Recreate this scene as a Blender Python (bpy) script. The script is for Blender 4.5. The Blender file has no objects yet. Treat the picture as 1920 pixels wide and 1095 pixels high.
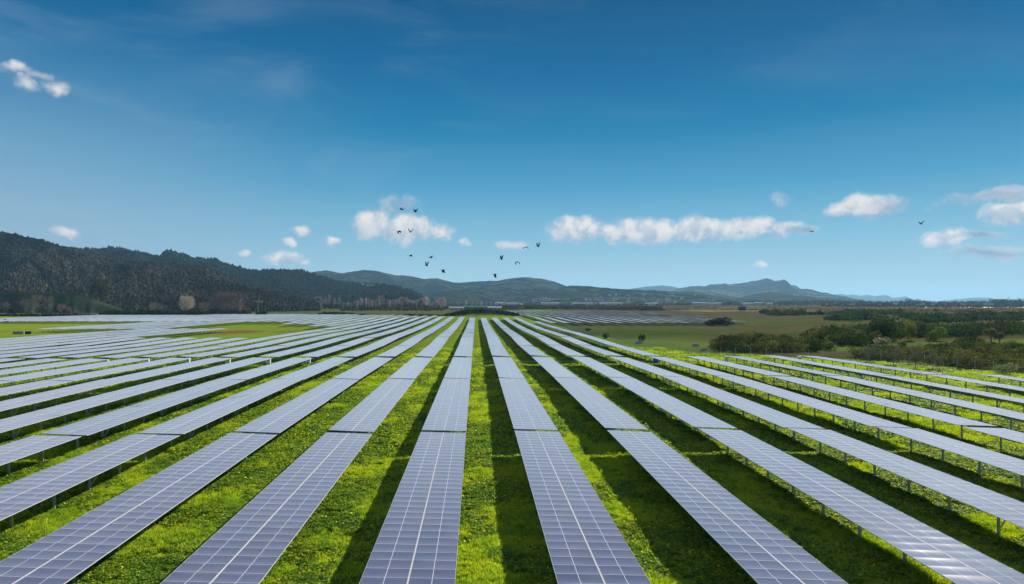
import bpy, math, random
import numpy as np
from mathutils import Vector, Matrix, Euler

R = math.radians
SC = bpy.context.scene
COL = SC.collection
rng = np.random.default_rng(7)
random.seed(7)

# ------------------------------------------------------------------ camera
F = 1300.0                       # focal length in photo pixels (1920 wide)
CAM_Z = 13.6
YAW, PITCH = R(2.95), R(0.86)
cam = bpy.data.cameras.new("camera")
cam.sensor_width = 36.0
cam.lens = 36.0 * F / 1920.0
cam.clip_start = 0.5
cam.clip_end = 60000
cam_ob = bpy.data.objects.new("camera", cam)
COL.objects.link(cam_ob)
cam_ob.location = (0, 0, CAM_Z)
cam_ob.rotation_euler = (math.pi / 2 + PITCH, 0, -YAW)
SC.camera = cam_ob
CR = Euler((math.pi / 2 + PITCH, 0, -YAW)).to_matrix()


def ray(px, py):
    return (CR @ Vector(((px - 960) / F, (547.5 - py) / F, -1))).normalized()


def at_dist(px, py, Y):
    """world point on the ray of a photo pixel at northing Y"""
    d = ray(px, py)
    return Vector((0, 0, CAM_Z)) + d * (Y / d.y)


def on_ground(px, py, z=0.0):
    d = ray(px, py)
    return Vector((0, 0, CAM_Z)) + d * ((z - CAM_Z) / d.z)


CRn = np.array(CR)


def to_px(P):
    P = np.atleast_2d(np.asarray(P, float)) - np.array([0, 0, CAM_Z])
    C = P @ CRn
    dz = np.maximum(-C[:, 2], 1e-3)
    return np.stack([960 + F * C[:, 0] / dz, 547.5 - F * C[:, 1] / dz, -C[:, 2]], 1)


# ------------------------------------------------------------------ sky
SUN_EL, SUN_AZ = R(28), R(38)            # azimuth measured from +Y towards +X
world = bpy.data.worlds.new("World")
SC.world = world
world.use_nodes = True
wn, wl = world.node_tree.nodes, world.node_tree.links
wn.clear()


def N(tree, typ, **kw):
    n = tree.nodes.new(typ)
    for k, v in kw.items():
        setattr(n, k, v)
    return n


class NT:
    """small helper to write node maths"""
    def __init__(s, tree):
        s.t = tree

    def _in(s, sock, v):
        if isinstance(v, bpy.types.NodeSocket):
            s.t.links.new(v, sock)
        elif v is not None:
            sock.default_value = v

    def m(s, op, a, b=None, c=None, clamp=False):
        n = s.t.nodes.new("ShaderNodeMath")
        n.operation = op
        n.use_clamp = clamp
        s._in(n.inputs[0], a)
        s._in(n.inputs[1], b)
        s._in(n.inputs[2], c)
        return n.outputs[0]

    def mix(s, f, a, b, mode='MIX'):
        n = s.t.nodes.new("ShaderNodeMix")
        n.data_type = 'RGBA'
        n.blend_type = mode
        n.clamp_factor = True
        s._in(n.inputs[0], f)
        s._in(n.inputs[6], a if not isinstance(a, tuple) else (*a, 1)[:4])
        s._in(n.inputs[7], b if not isinstance(b, tuple) else (*b, 1)[:4])
        return n.outputs[2]

    def ramp(s, f, stops, interp='LINEAR'):
        n = s.t.nodes.new("ShaderNodeValToRGB")
        cr = n.color_ramp
        cr.interpolation = interp
        while len(cr.elements) < len(stops):
            cr.elements.new(0.5)
        for e, (p, c) in zip(cr.elements, stops):
            e.position = p
            e.color = (*c, 1) if not isinstance(c, (int, float)) else (c, c, c, 1)
        s._in(n.inputs[0], f)
        return n.outputs[0]

    def noise(s, vec, scale, detail=3, rough=0.5, dist=0.0):
        n = s.t.nodes.new("ShaderNodeTexNoise")
        n.inputs["Scale"].default_value = scale
        n.inputs["Detail"].default_value = detail
        n.inputs["Roughness"].default_value = rough
        n.inputs["Distortion"].default_value = dist
        if vec is not None:
            s.t.links.new(vec, n.inputs["Vector"])
        return n.outputs[0]

    def smooth(s, x, lo, hi, a=0.0, b=1.0):
        n = s.t.nodes.new("ShaderNodeMapRange")
        n.interpolation_type = 'SMOOTHSTEP'
        s._in(n.inputs[0], x)
        n.inputs[1].default_value = lo
        n.inputs[2].default_value = hi
        n.inputs[3].default_value = a
        n.inputs[4].default_value = b
        return n.outputs[0]

    def comb(s, x, y, z=0.0):
        n = s.t.nodes.new("ShaderNodeCombineXYZ")
        s._in(n.inputs[0], x)
        s._in(n.inputs[1], y)
        s._in(n.inputs[2], z)
        return n.outputs[0]

    def sep(s, v):
        n = s.t.nodes.new("ShaderNodeSeparateXYZ")
        s.t.links.new(v, n.inputs[0])
        return n.outputs


W = NT(world.node_tree)
sky = N(world.node_tree, "ShaderNodeTexSky")
sky.sky_type = 'NISHITA'
sky.sun_disc = False
sky.sun_elevation = SUN_EL
sky.sun_rotation = SUN_AZ
sky.air_density = 1.0
sky.dust_density = 0.3
sky.ozone_density = 3.0
tc = N(world.node_tree, "ShaderNodeTexCoord")
vx, vy, vz = W.sep(tc.outputs["Generated"])
azn = W.m('ARCTAN2', vx, vy)
eln = W.m('ARCSINE', vz)
elf = W.m('DIVIDE', eln, math.pi / 2, clamp=True)
sRGB = lambda r, g, b: tuple(((c / 255) / 12.92 if c / 255 < .04045 else ((c / 255 + .055) / 1.055) ** 2.4) for c in (r, g, b))
grad = W.ramp(elf, [
    (0.00, sRGB(172, 204, 216)), (0.025, sRGB(160, 200, 218)), (0.06, sRGB(126, 184, 212)),
    (0.105, sRGB(72, 155, 196)), (0.155, sRGB(20, 124, 173)), (0.205, sRGB(0, 103, 156)),
    (0.27, sRGB(0, 82, 132)), (0.45, sRGB(30, 92, 145)), (1.0, sRGB(60, 112, 160))])
# paler, greyer air towards the left of the valley
leftf = W.smooth(azn, R(-38), R(-2), 1.0, 0.0)
lowf = W.smooth(elf, 0.24, 0.03, 0.0, 1.0)
grad = W.mix(W.m('MULTIPLY', W.m('MULTIPLY', leftf, lowf), 0.70), grad, sRGB(148, 174, 198))
nish = W.mix(1.0, sky.outputs[0], (0.09, 0.09, 0.09), 'MULTIPLY')
skyc = W.mix(0.008, grad, nish)

# clouds: direction based, (photo px, py, half width, half height, strength, greyness)
CL = [
    (700, 420, 55, 34, 1.0, 0), (765, 428, 70, 34, 1.0, .1), (820, 434, 38, 22, .8, .2), (755, 385, 60, 22, .45, .9),
    (532, 482, 50, 15, 1.0, .1), (567, 433, 22, 11, .9, 0), (548, 457, 17, 9, .8, .1), (617, 455, 20, 9, .8, .1), (575, 490, 25, 9, .6, .4),
    (133, 434, 22, 13, 1.0, 0), (461, 476, 12, 8, .6, .1),
    (870, 455, 22, 9, .6, .1), (957, 460, 40, 14, .85, .1),
    (1085, 430, 75, 30, 1.0, .1), (1160, 436, 60, 26, 1.0, .3), (1225, 432, 70, 30, 1.0, .2), (1310, 430, 85, 28, 1.0, .2),
    (1400, 430, 70, 24, .95, .2), (1470, 432, 38, 17, 1.0, .1), (1510, 436, 32, 10, .6, .9),
    (1457, 373, 34, 16, .42, .5), (1610, 388, 62, 25, 1.0, .1), (1575, 398, 40, 14, .9, .3), (1660, 385, 40, 16, .6, .5),
    (1775, 446, 50, 18, 1.0, .1), (1850, 440, 45, 8, .6, 1.0), (1860, 474, 90, 15, .8, .6), (1905, 398, 60, 22, 1.0, .1),
    (1860, 368, 90, 14, .65, .6), (1800, 380, 60, 12, .45, .7), (1422, 494, 20, 9, .7, .1), (1990, 380, 60, 24, 1, .2),
    (1690, 420, 24, 7, .5, 1.0),
    (48, 156, 22, 20, .62, .3), (104, 163, 22, 16, .66, .2), (78, 136, 30, 9, .42, .5), (20, 122, 36, 10, .5, .4),
]
P0 = W.comb(W.m('MULTIPLY', azn, 1300 / 100.0), W.m('MULTIPLY', eln, 1300 / 100.0))
X0 = W.m('MULTIPLY', azn, 1300.0)
Y0 = W.m('MULTIPLY', eln, 1300.0)
warp = W.m('MULTIPLY', W.m('SUBTRACT', W.noise(P0, 1.5, 3, .5), .5), 60.0)
warp2 = W.m('MULTIPLY', W.m('SUBTRACT', W.noise(P0, 1.9, 3, .5, .3), .5), 34.0)
Xw = W.m('ADD', X0, warp)
Yw = W.m('ADD', Y0, warp2)
best = None
greyb = None
greyb_sum = None
for (px, py, rx, ry, st, gr) in CL:
    d = ray(px, py)
    cx, cy = math.atan2(d.x, d.y) * 1300, math.asin(d.z) * 1300
    a = W.m('DIVIDE', W.m('SUBTRACT', Xw, cx), rx * 1.05)
    b = W.m('DIVIDE', W.m('SUBTRACT', Yw, cy), ry * 1.1)
    # flat-ish base: stretch upper half
    r2 = W.m('ADD', W.m('MULTIPLY', a, a), W.m('MULTIPLY', b, b))
    mk = W.m('MULTIPLY', W.m('SUBTRACT', 1.0, W.m('SQRT', r2), clamp=True), st * 1.35)
    best = mk if best is None else W.m('MAXIMUM', best, mk)
    mb_ = W.m('MULTIPLY', mk, b)
    sb = mb_ if greyb_sum is None else W.m('ADD', sb, mb_)
    sm = mk if greyb_sum is None else W.m('ADD', sm, mk)
    greyb_sum = 1
    if gr > .45:
        g = W.m('MULTIPLY', mk, gr)
        greyb = g if greyb is None else W.m('MAXIMUM', greyb, g)
fb = W.noise(P0, 3.3, 8, .60, .2)
dens = W.m('ADD', best, W.m('MULTIPLY', W.m('SUBTRACT', fb, .52), 1.3))
dens = W.m('MULTIPLY', W.smooth(dens, 0.0, 0.85), W.smooth(best, 0.01, 0.30))
# shading of the clouds: bright upper right, greyer lower parts
Ps = W.comb(W.m('ADD', W.m('MULTIPLY', azn, 13.0), -.045), W.m('ADD', W.m('MULTIPLY', eln, 13.0), -.09))
fb2 = W.noise(Ps, 3.6, 6, .58, .2)
lit = W.smooth(W.m('SUBTRACT', fb, fb2), -.16, .13)
bn = W.m('DIVIDE', sb, W.m('ADD', sm, .001))
lit = W.m('ADD', W.m('MULTIPLY', lit, .6), W.smooth(bn, -.6, .35, -.05, .45), clamp=True)
ccol = W.mix(lit, sRGB(168, 184, 204), sRGB(238, 233, 229))
ccol = W.mix(W.m('MULTIPLY', greyb, 1.6, clamp=True), ccol, sRGB(138, 160, 186))
skyc = W.mix(W.m('MULTIPLY', dens, .93), skyc, ccol)
# unseen bright overcast added above the picture to lift panels and fill shade
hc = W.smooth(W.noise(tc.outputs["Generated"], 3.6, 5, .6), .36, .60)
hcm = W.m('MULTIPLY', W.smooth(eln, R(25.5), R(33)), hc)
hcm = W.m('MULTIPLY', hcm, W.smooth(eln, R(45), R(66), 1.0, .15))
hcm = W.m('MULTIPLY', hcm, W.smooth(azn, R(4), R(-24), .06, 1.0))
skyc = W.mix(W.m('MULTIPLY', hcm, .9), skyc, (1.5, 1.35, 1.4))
# faint high veils so the blue is not one clean ramp
veil = W.noise(W.comb(W.m('MULTIPLY', azn, 1.6), W.m('MULTIPLY', eln, 6.5)), 1.6, 6, .6, .8)
skyc = W.mix(W.m('MULTIPLY', W.smooth(veil, .46, .80), W.smooth(azn, R(30), R(-30), .07, .22)), skyc, sRGB(168, 188, 206))
bg = N(world.node_tree, "ShaderNodeBackground")
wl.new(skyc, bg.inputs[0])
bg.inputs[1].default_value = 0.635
wo = N(world.node_tree, "ShaderNodeOutputWorld")
wl.new(bg.outputs[0], wo.inputs[0])

# ------------------------------------------------------------------ sun
sl = bpy.data.lights.new("sun", 'SUN')
sl.energy = 5.0
sl.angle = R(0.6)
sl.color = (1.0, 0.92, 0.80)
so = bpy.data.objects.new("sun", sl)
COL.objects.link(so)
sd = Vector((math.sin(SUN_AZ) * math.cos(SUN_EL), math.cos(SUN_AZ) * math.cos(SUN_EL), math.sin(SUN_EL)))
so.rotation_euler = sd.to_track_quat('Z', 'Y').to_euler()
so.location = sd * 200

SC.view_settings.view_transform = 'Standard'
SC.view_settings.look = 'None'
SC.view_settings.exposure = 0.66
SC.view_settings.gamma = 1.0
try:
    SC.cycles.max_bounces = 6
    SC.cycles.transparent_max_bounces = 6
    SC.cycles.volume_bounces = 0
    SC.cycles.use_denoising = True
    SC.cycles.caustics_reflective = False
    SC.cycles.caustics_refractive = False
    SC.cycles.sample_clamp_indirect = 4
except Exception:
    pass


# ------------------------------------------------------------------ helpers
def mk_mesh(name, V, Fs, mat=None, uv=None, col=None, smooth=False, midx=None):
    """V (n,3); Fs (m,4) or (m,3) or list of arrays"""
    if not isinstance(Fs, (list, tuple)):
        Fs = [Fs]
    Fs = [np.asarray(f, dtype=np.int32) for f in Fs if len(f)]
    me = bpy.data.meshes.new(name)
    V = np.asarray(V, dtype=np.float32)
    nl = sum(f.size for f in Fs)
    nf = sum(len(f) for f in Fs)
    me.vertices.add(len(V))
    me.vertices.foreach_set("co", V.ravel())
    me.loops.add(nl)
    me.polygons.add(nf)
    li = np.concatenate([f.ravel() for f in Fs])
    me.loops.foreach_set("vertex_index", li)
    tot = np.concatenate([np.full(len(f), f.shape[1], np.int32) for f in Fs])
    st = np.concatenate([[0], np.cumsum(tot)[:-1]]).astype(np.int32)
    me.polygons.foreach_set("loop_start", st)
    me.polygons.foreach_set("loop_total", tot)
    if midx is not None:
        me.polygons.foreach_set("material_index", np.asarray(midx, np.int32))
    me.polygons.foreach_set("use_smooth", np.full(nf, smooth, bool))
    if uv is not None:
        u = me.uv_layers.new(name="UVMap")
        u.data.foreach_set("uv", np.asarray(uv, np.float32)[li].ravel())
    if col is not None:
        c = np.asarray(col, np.float32)
        if c.shape[1] == 3:
            c = np.concatenate([c, np.ones((len(c), 1), np.float32)], 1)
        a = me.color_attributes.new("tint", 'FLOAT_COLOR', 'POINT')
        a.data.foreach_set("color", c.ravel())
    me.update(calc_edges=True)
    me.validate()
    if mat is not None:
        for mm in (mat if isinstance(mat, (list, tuple)) else [mat]):
            me.materials.append(mm)
    return me


def ob(name, me, parent=None, loc=None, rot=None):
    o = bpy.data.objects.new(name, me)
    COL.objects.link(o)
    if parent is not None:
        o.parent = parent
    if loc is not None:
        o.location = loc
    if rot is not None:
        o.rotation_euler = rot
    return o


def tag(o, label=None, cat=None, group=None, kind=None):
    if label:
        o["label"] = label
    if cat:
        o["category"] = cat
    if group:
        o["group"] = group
    if kind:
        o["kind"] = kind
    return o


class MB:
    """collect simple solids"""
    def __init__(s):
        s.v, s.f, s.mi = [], [], []

    def add(s, vs, fs, mi=0):
        n = len(s.v)
        s.v += [tuple(v) for v in vs]
        s.f += [tuple(i + n for i in f) for f in fs]
        s.mi += [mi] * len(fs)
        return s

    def box(s, x0, x1, y0, y1, z0, z1, mi=0, M=None):
        vs = [Vector((x, y, z)) for z in (z0, z1) for y in (y0, y1) for x in (x0, x1)]
        if M is not None:
            vs = [M @ v for v in vs]
        return s.add(vs, [(0, 2, 3, 1), (4, 5, 7, 6), (0, 1, 5, 4), (2, 6, 7, 3), (0, 4, 6, 2), (1, 3, 7, 5)], mi)

    def tube(s, pts, rad, n=6, mi=0, cap=True):
        pts = [Vector(p) for p in pts]
        if not isinstance(rad, (list, tuple)):
            rad = [rad] * len(pts)
        vs, fs = [], []
        for i, p in enumerate(pts):
            t = (pts[min(i + 1, len(pts) - 1)] - pts[max(i - 1, 0)]).normalized()
            a = t.orthogonal().normalized() if abs(t.z) < .95 else Vector((1, 0, 0))
            a = (a - t * a.dot(t)).normalized()
            b = t.cross(a)
            for k in range(n):
                th = 2 * math.pi * k / n
                vs.append(p + (a * math.cos(th) + b * math.sin(th)) * rad[i])
        for i in range(len(pts) - 1):
            for k in range(n):
                k2 = (k + 1) % n
                fs.append((i * n + k, i * n + k2, (i + 1) * n + k2, (i + 1) * n + k))
        if cap:
            fs.append(tuple(range(n - 1, -1, -1)))
            fs.append(tuple((len(pts) - 1) * n + k for k in range(n)))
        return s.add(vs, fs, mi)

    def mesh(s, name, mats, smooth=False):
        me = bpy.data.meshes.new(name)
        me.from_pydata([tuple(v) for v in s.v], [], s.f)
        me.polygons.foreach_set("material_index", s.mi)
        if smooth:
            me.polygons.foreach_set("use_smooth", [True] * len(s.f))
        for m in (mats if isinstance(mats, (list, tuple)) else [mats]):
            me.materials.append(m)
        me.update()
        return me


def hash2(ix, iy, seed):
    h = (ix.astype(np.int64) * 374761393 + iy.astype(np.int64) * 668265263 + seed * 982451653) & 0xffffffff
    h = ((h ^ (h >> 13)) * 1274126177) & 0xffffffff
    return ((h ^ (h >> 16)) & 0xffffff) / float(0xffffff)


def vnoise(x, y, seed=0):
    x, y = np.asarray(x, float), np.asarray(y, float)
    ix, iy = np.floor(x), np.floor(y)
    fx, fy = x - ix, y - iy
    fx, fy = fx * fx * (3 - 2 * fx), fy * fy * (3 - 2 * fy)
    ix, iy = ix.astype(np.int64), iy.astype(np.int64)
    a, b = hash2(ix, iy, seed), hash2(ix + 1, iy, seed)
    c, d = hash2(ix, iy + 1, seed), hash2(ix + 1, iy + 1, seed)
    return (a * (1 - fx) + b * fx) * (1 - fy) + (c * (1 - fx) + d * fx) * fy


def fbm(x, y, seed=0, octv=4):
    s, a, t = 0, .5, 0
    for i in range(octv):
        s = s + a * vnoise(np.asarray(x) * 2 ** i, np.asarray(y) * 2 ** i, seed + i * 17)
        t += a
        a *= .5
    return s / t


def sstep(x, a, b):
    t = np.clip((np.asarray(x, float) - a) / (b - a), 0, 1)
    return t * t * (3 - 2 * t)


# ------------------------------------------------------------------ materials
def new_mat(name):
    m = bpy.data.materials.new(name)
    m.use_nodes = True
    t = m.node_tree
    bs = t.nodes["Principled BSDF"]
    return m, t, NT(t), bs


def simple(name, c, rough=.6, metal=0.0, var=.15, scale=3.0, spec=.5, bump=0.0):
    m, t, n, bs = new_mat(name)
    co = t.nodes.new("ShaderNodeTexCoord")
    f = n.noise(co.outputs["Object"], scale, 4, .6)
    lo = tuple(max(0, x * (1 - var)) for x in c)
    hi = tuple(min(1, x * (1 + var)) for x in c)
    t.links.new(n.mix(n.smooth(f, .3, .7), lo, hi), bs.inputs["Base Color"])
    bs.inputs["Roughness"].default_value = rough
    bs.inputs["Metallic"].default_value = metal
    bs.inputs["Specular IOR Level"].default_value = spec
    if bump:
        b = t.nodes.new("ShaderNodeBump")
        b.inputs["Strength"].default_value = bump
        t.links.new(f, b.inputs["Height"])
        t.links.new(b.outputs[0], bs.inputs["Normal"])
    return m


def leafy(name, transl=.35, gloss=.0, rough=.6, gain=1.0, objvar=0.0, trc=(1.35, 1.4, .55), patchy=False):
    """foliage: colour from the tint attribute, thin-leaf translucency"""
    m, t, n, bs = new_mat(name)
    at = t.nodes.new("ShaderNodeAttribute")
    at.attribute_name = "tint"
    c = at.outputs["Color"]
    if objvar:
        oi = t.nodes.new("ShaderNodeObjectInfo")
        hs = t.nodes.new("ShaderNodeHueSaturation")
        t.links.new(c, hs.inputs["Color"])
        t.links.new(n.smooth(oi.outputs["Random"], 0, 1, 1 - objvar, 1 + objvar), hs.inputs["Value"])
        t.links.new(n.smooth(n.m('FRACT', n.m('MULTIPLY', oi.outputs["Random"], 7.3)), 0, 1, .485, .515), hs.inputs["Hue"])
        c = hs.outputs[0]
    if patchy:
        ge = t.nodes.new("ShaderNodeNewGeometry")
        a_ = n.noise(ge.outputs["Position"], .30, 5, .65, .5)
        b_ = n.noise(ge.outputs["Position"], 1.7, 4, .65)
        c = n.mix(n.smooth(a_, .42, .62), c, n.mix(1.0, c, (1.28, 1.08, .85), 'MULTIPLY'))
        c = n.mix(n.smooth(a_, .50, .36, 0, .8), c, n.mix(1.0, c, (.62, .72, .8), 'MULTIPLY'))
        c = n.mix(n.smooth(b_, .50, .34, 0, 1), c, n.mix(1.0, c, (.42, .5, .5), 'MULTIPLY'))
    if gain != 1.0:
        c = n.mix(1.0, c, (gain, gain, gain), 'MULTIPLY')
    t.links.new(c, bs.inputs["Base Color"])
    bs.inputs["Roughness"].default_value = rough
    bs.inputs["Specular IOR Level"].default_value = gloss
    tr = t.nodes.new("ShaderNodeBsdfTranslucent")
    t.links.new(n.mix(1.0, c, trc, 'MULTIPLY'), tr.inputs[0])
    mx = t.nodes.new("ShaderNodeMixShader")
    mx.inputs[0].default_value = transl
    t.links.new(bs.outputs[0], mx.inputs[1])
    t.links.new(tr.outputs[0], mx.inputs[2])
    t.links.new(mx.outputs[0], t.nodes["Material Output"].inputs[0])
    return m


M_STEEL = simple("galvanised_steel", (.42, .43, .43), .45, .55, .18, 2.5)
M_STEEL_L = simple("bright_brace_steel", (.62, .62, .60), .45, .3, .12, 2.5)
M_ALU = simple("aluminium_frame", (.52, .53, .57), .7, 0, .08, 4, .1)
M_BACK = simple("backsheet", (.30, .31, .33), .6, 0, .08, 1.0)
M_WIRE = simple("fence_wire", (.20, .21, .21), .9, 0, .1, 2, 0)
M_WHITE = simple("white_paint", (.72, .73, .72), .5, 0, .08, 2)
M_BLUE = simple("blue_paint", (.03, .17, .55), .45, 0, .12, 3)
M_GREY = simple("grey_paint", (.28, .29, .30), .5, 0, .15, 3)
M_DARK = simple("dark_rubber", (.03, .03, .035), .7, 0, .2, 5)
M_RED = simple("red_paint", (.48, .035, .025), .4, 0, .15, 4)
M_ORANGE = simple("sticker", (.75, .2, .03), .5, 0, .05, 4)
M_BARK = simple("bark", (.16, .13, .105), .85, 0, .3, 3, .3)
M_WOOD = simple("old_wood", (.22, .18, .14), .8, 0, .3, 2, .3)
M_BIRD = simple("dark_feathers", (.010, .010, .013), .95, 0, .35, 7, .0)
M_GLASS = simple("window_glass", (.03, .04, .05), .1, 0, .1, 2)
M_CONC = simple("concrete", (.36, .35, .33), .85, 0, .2, 1.5, .3)


def panel_material():
    m, t, n, bs = new_mat("solar_glass")
    uv = t.nodes.new("ShaderNodeUVMap")
    uv.uv_map = "UVMap"
    u, v, _ = n.sep(uv.outputs[0])          # u: 0..2 across one module pair in modules, v: modules along the row
    # cells: 12 half cells each half module across (24 per module), 6 along
    def line(x, k, w):
        fr = n.m('FRACT', n.m('MULTIPLY', x, k))
        d = n.m('MINIMUM', fr, n.m('SUBTRACT', 1.0, fr))
        return n.m('LESS_THAN', d, w)
    fu = n.m('FRACT', u)
    cu = line(u, 24.0, .035)
    cv = line(v, 6.0, .025)
    cell = n.m('MAXIMUM', cu, cv)
    mid = n.m('LESS_THAN', n.m('ABSOLUTE', n.m('SUBTRACT', fu, .5)), .0062)
    co = t.nodes.new("ShaderNodeTexCoord")
    oi = t.nodes.new("ShaderNodeObjectInfo")
    # per-cell tone
    wn_ = t.nodes.new("ShaderNodeTexWhiteNoise")
    wn_.noise_dimensions = '3D'
    t.links.new(n.comb(n.m('FLOOR', u), n.m('FLOOR', v), oi.outputs["Random"]), wn_.inputs["Vector"])
    tone = wn_.outputs["Value"]
    base = n.mix(tone, (.006, .014, .075), (.018, .028, .105))
    base = n.mix(n.m('MULTIPLY', cell, .22), base, (.45, .47, .52))
    base = n.mix(mid, base, (.72, .72, .74))
    # dust film, cloudy in patches
    ge = t.nodes.new("ShaderNodeNewGeometry")
    dust = n.noise(ge.outputs["Position"], .55, 5, .65)
    base = n.mix(n.smooth(dust, .45, .8, .02, .16), base, (.36, .31, .32))
    vo = t.nodes.new("ShaderNodeTexVoronoi")
    vo.inputs["Scale"].default_value = 1.1
    t.links.new(ge.outputs["Position"], vo.inputs["Vector"])
    cr, _, _ = n.sep(vo.outputs["Color"])
    spot = n.m('MULTIPLY', n.m('LESS_THAN', vo.outputs["Distance"], .055), n.m('LESS_THAN', cr, .10))
    base = n.mix(n.m('MULTIPLY', spot, .8), base, (.62, .61, .57))
    t.links.new(base, bs.inputs["Base Color"])
    bs.inputs["Roughness"].default_value = .3
    t.links.new(n.smooth(dust, .3, .75, .30, .40), bs.inputs["Roughness"])
    bs.inputs["IOR"].default_value = 1.52
    bs.inputs["Specular IOR Level"].default_value = 0
    bs.inputs["Coat Weight"].default_value = 1.0
    bs.inputs["Coat Roughness"].default_value = .085
    bs.inputs["Coat IOR"].default_value = 2.2
    bs.inputs["Sheen Weight"].default_value = 1.0
    bs.inputs["Sheen Roughness"].default_value = .325
    bs.inputs["Sheen Tint"].default_value = (1.0, .95, .97, 1)
    return m


M_PANEL = panel_material()


def ground_material():
    m, t, n, bs = new_mat("ground_cover")
    at = t.nodes.new("ShaderNodeAttribute")
    at.attribute_name = "tint"
    co = t.nodes.new("ShaderNodeTexCoord")
    p = co.outputs["Object"]
    big = n.noise(p, .045, 5, .6, .6)
    mid = n.noise(p, .45, 5, .65, .4)
    fine = n.noise(p, 3.4, 5, .7)
    c = at.outputs["Color"]
    c = n.mix(n.smooth(big, .35, .68, 0, .45), c, n.mix(1.0, c, (.55, .62, .5), 'MULTIPLY'))
    c = n.mix(n.smooth(mid, .38, .66, 0, .5), c, n.mix(1.0, c, (1.35, 1.2, .8), 'MULTIPLY'))
    c = n.mix(n.smooth(fine, .3, .62, .55, 0), c, n.mix(1.0, c, (.35, .4, .4), 'MULTIPLY'))
    t.links.new(c, bs.inputs["Base Color"])
    bs.inputs["Roughness"].default_value = .9
    bs.inputs["Specular IOR Level"].default_value = 0
    b = t.nodes.new("ShaderNodeBump")
    b.inputs["Strength"].default_value = .9
    b.inputs["Distance"].default_value = .25
    t.links.new(n.m('ADD', n.m('MULTIPLY', fine, .6), mid), b.inputs["Height"])
    t.links.new(b.outputs[0], bs.inputs["Normal"])
    # backlit grass glows: some light comes through the blades
    tr = t.nodes.new("ShaderNodeBsdfTranslucent")
    return m


M_GROUND = ground_material()
M_GRASS = leafy("grass_blades", .5, 0.04, .5, 2.15, 0, (1.45, 1.35, .5), True)
M_LEAF = leafy("bush_leaves", .18, 0.0, .6)
M_FOREST = leafy("forest_canopy", .08, 0, .8)
M_TREEVAR = leafy("pale_twigs", .35, 0, .8, 1.35, .2, (1.1, 1.05, 1.0))
M_TWIG = leafy("grey_twigs", .35, 0, .8, 1.5, 0, (1.1, 1.05, 1.0))


def hill_material(name, dark, light, scale, thr=(.48, .58), bump=1.0, dist=20):
    m, t, n, bs = new_mat(name)
    co = t.nodes.new("ShaderNodeTexCoord")
    p = co.outputs["Object"]
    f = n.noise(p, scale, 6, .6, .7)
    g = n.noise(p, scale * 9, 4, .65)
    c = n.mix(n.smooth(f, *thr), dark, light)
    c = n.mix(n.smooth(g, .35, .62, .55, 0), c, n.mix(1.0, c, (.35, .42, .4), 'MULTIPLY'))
    t.links.new(c, bs.inputs["Base Color"])
    bs.inputs["Roughness"].default_value = 1.0
    bs.inputs["Specular IOR Level"].default_value = 0
    b = t.nodes.new("ShaderNodeBump")
    b.inputs["Strength"].default_value = bump
    b.inputs["Distance"].default_value = dist
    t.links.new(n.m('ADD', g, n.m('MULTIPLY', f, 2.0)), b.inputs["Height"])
    t.links.new(b.outputs[0], bs.inputs["Normal"])
    return m


# ------------------------------------------------------------------ terrain
PY = np.array([-200, 0, 29, 62, 101, 148, 190, 228, 266, 330, 456, 527, 700, 1000, 1e5])
PZ = np.array([0, 0, 0, .35, .55, .3, -.1, .25, 0, -.5, -.4, .15, 0, 0, 0])


def smooth_profile():
    ys = np.linspace(-200, 1200, 1401)
    z = np.interp(ys, PY, PZ)
    k = np.hanning(31)
    k /= k.sum()
    return ys, np.convolve(np.pad(z, 15, mode='edge'), k, 'valid')


_YS, _ZS = smooth_profile()


def gz(x, y):
    x, y = np.asarray(x, float), np.asarray(y, float)
    z = np.interp(y, _YS, _ZS)
    z = z + .35 * (fbm(x / 60 + 5, y / 60, 3, 3) - .5) * sstep(y, 40, 120)
    # low spoil mound with scrub behind the middle rows
    z = z + 3.0 * np.exp(-(((x - 5) / 26) ** 2 + ((y - 665) / 20) ** 2))
    return z


gz0 = gz


def gz(x, y):
    x, y = np.asarray(x, float), np.asarray(y, float)
    rel = .34 * (fbm(x / 2.6 + 9, y / 3.4, 61, 3) - .5) + .30 * (fbm(x / 7 + 2, y / 9, 67, 2) - .5)
    return gz0(x, y) + rel * sstep(y, 320, 180)


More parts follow.
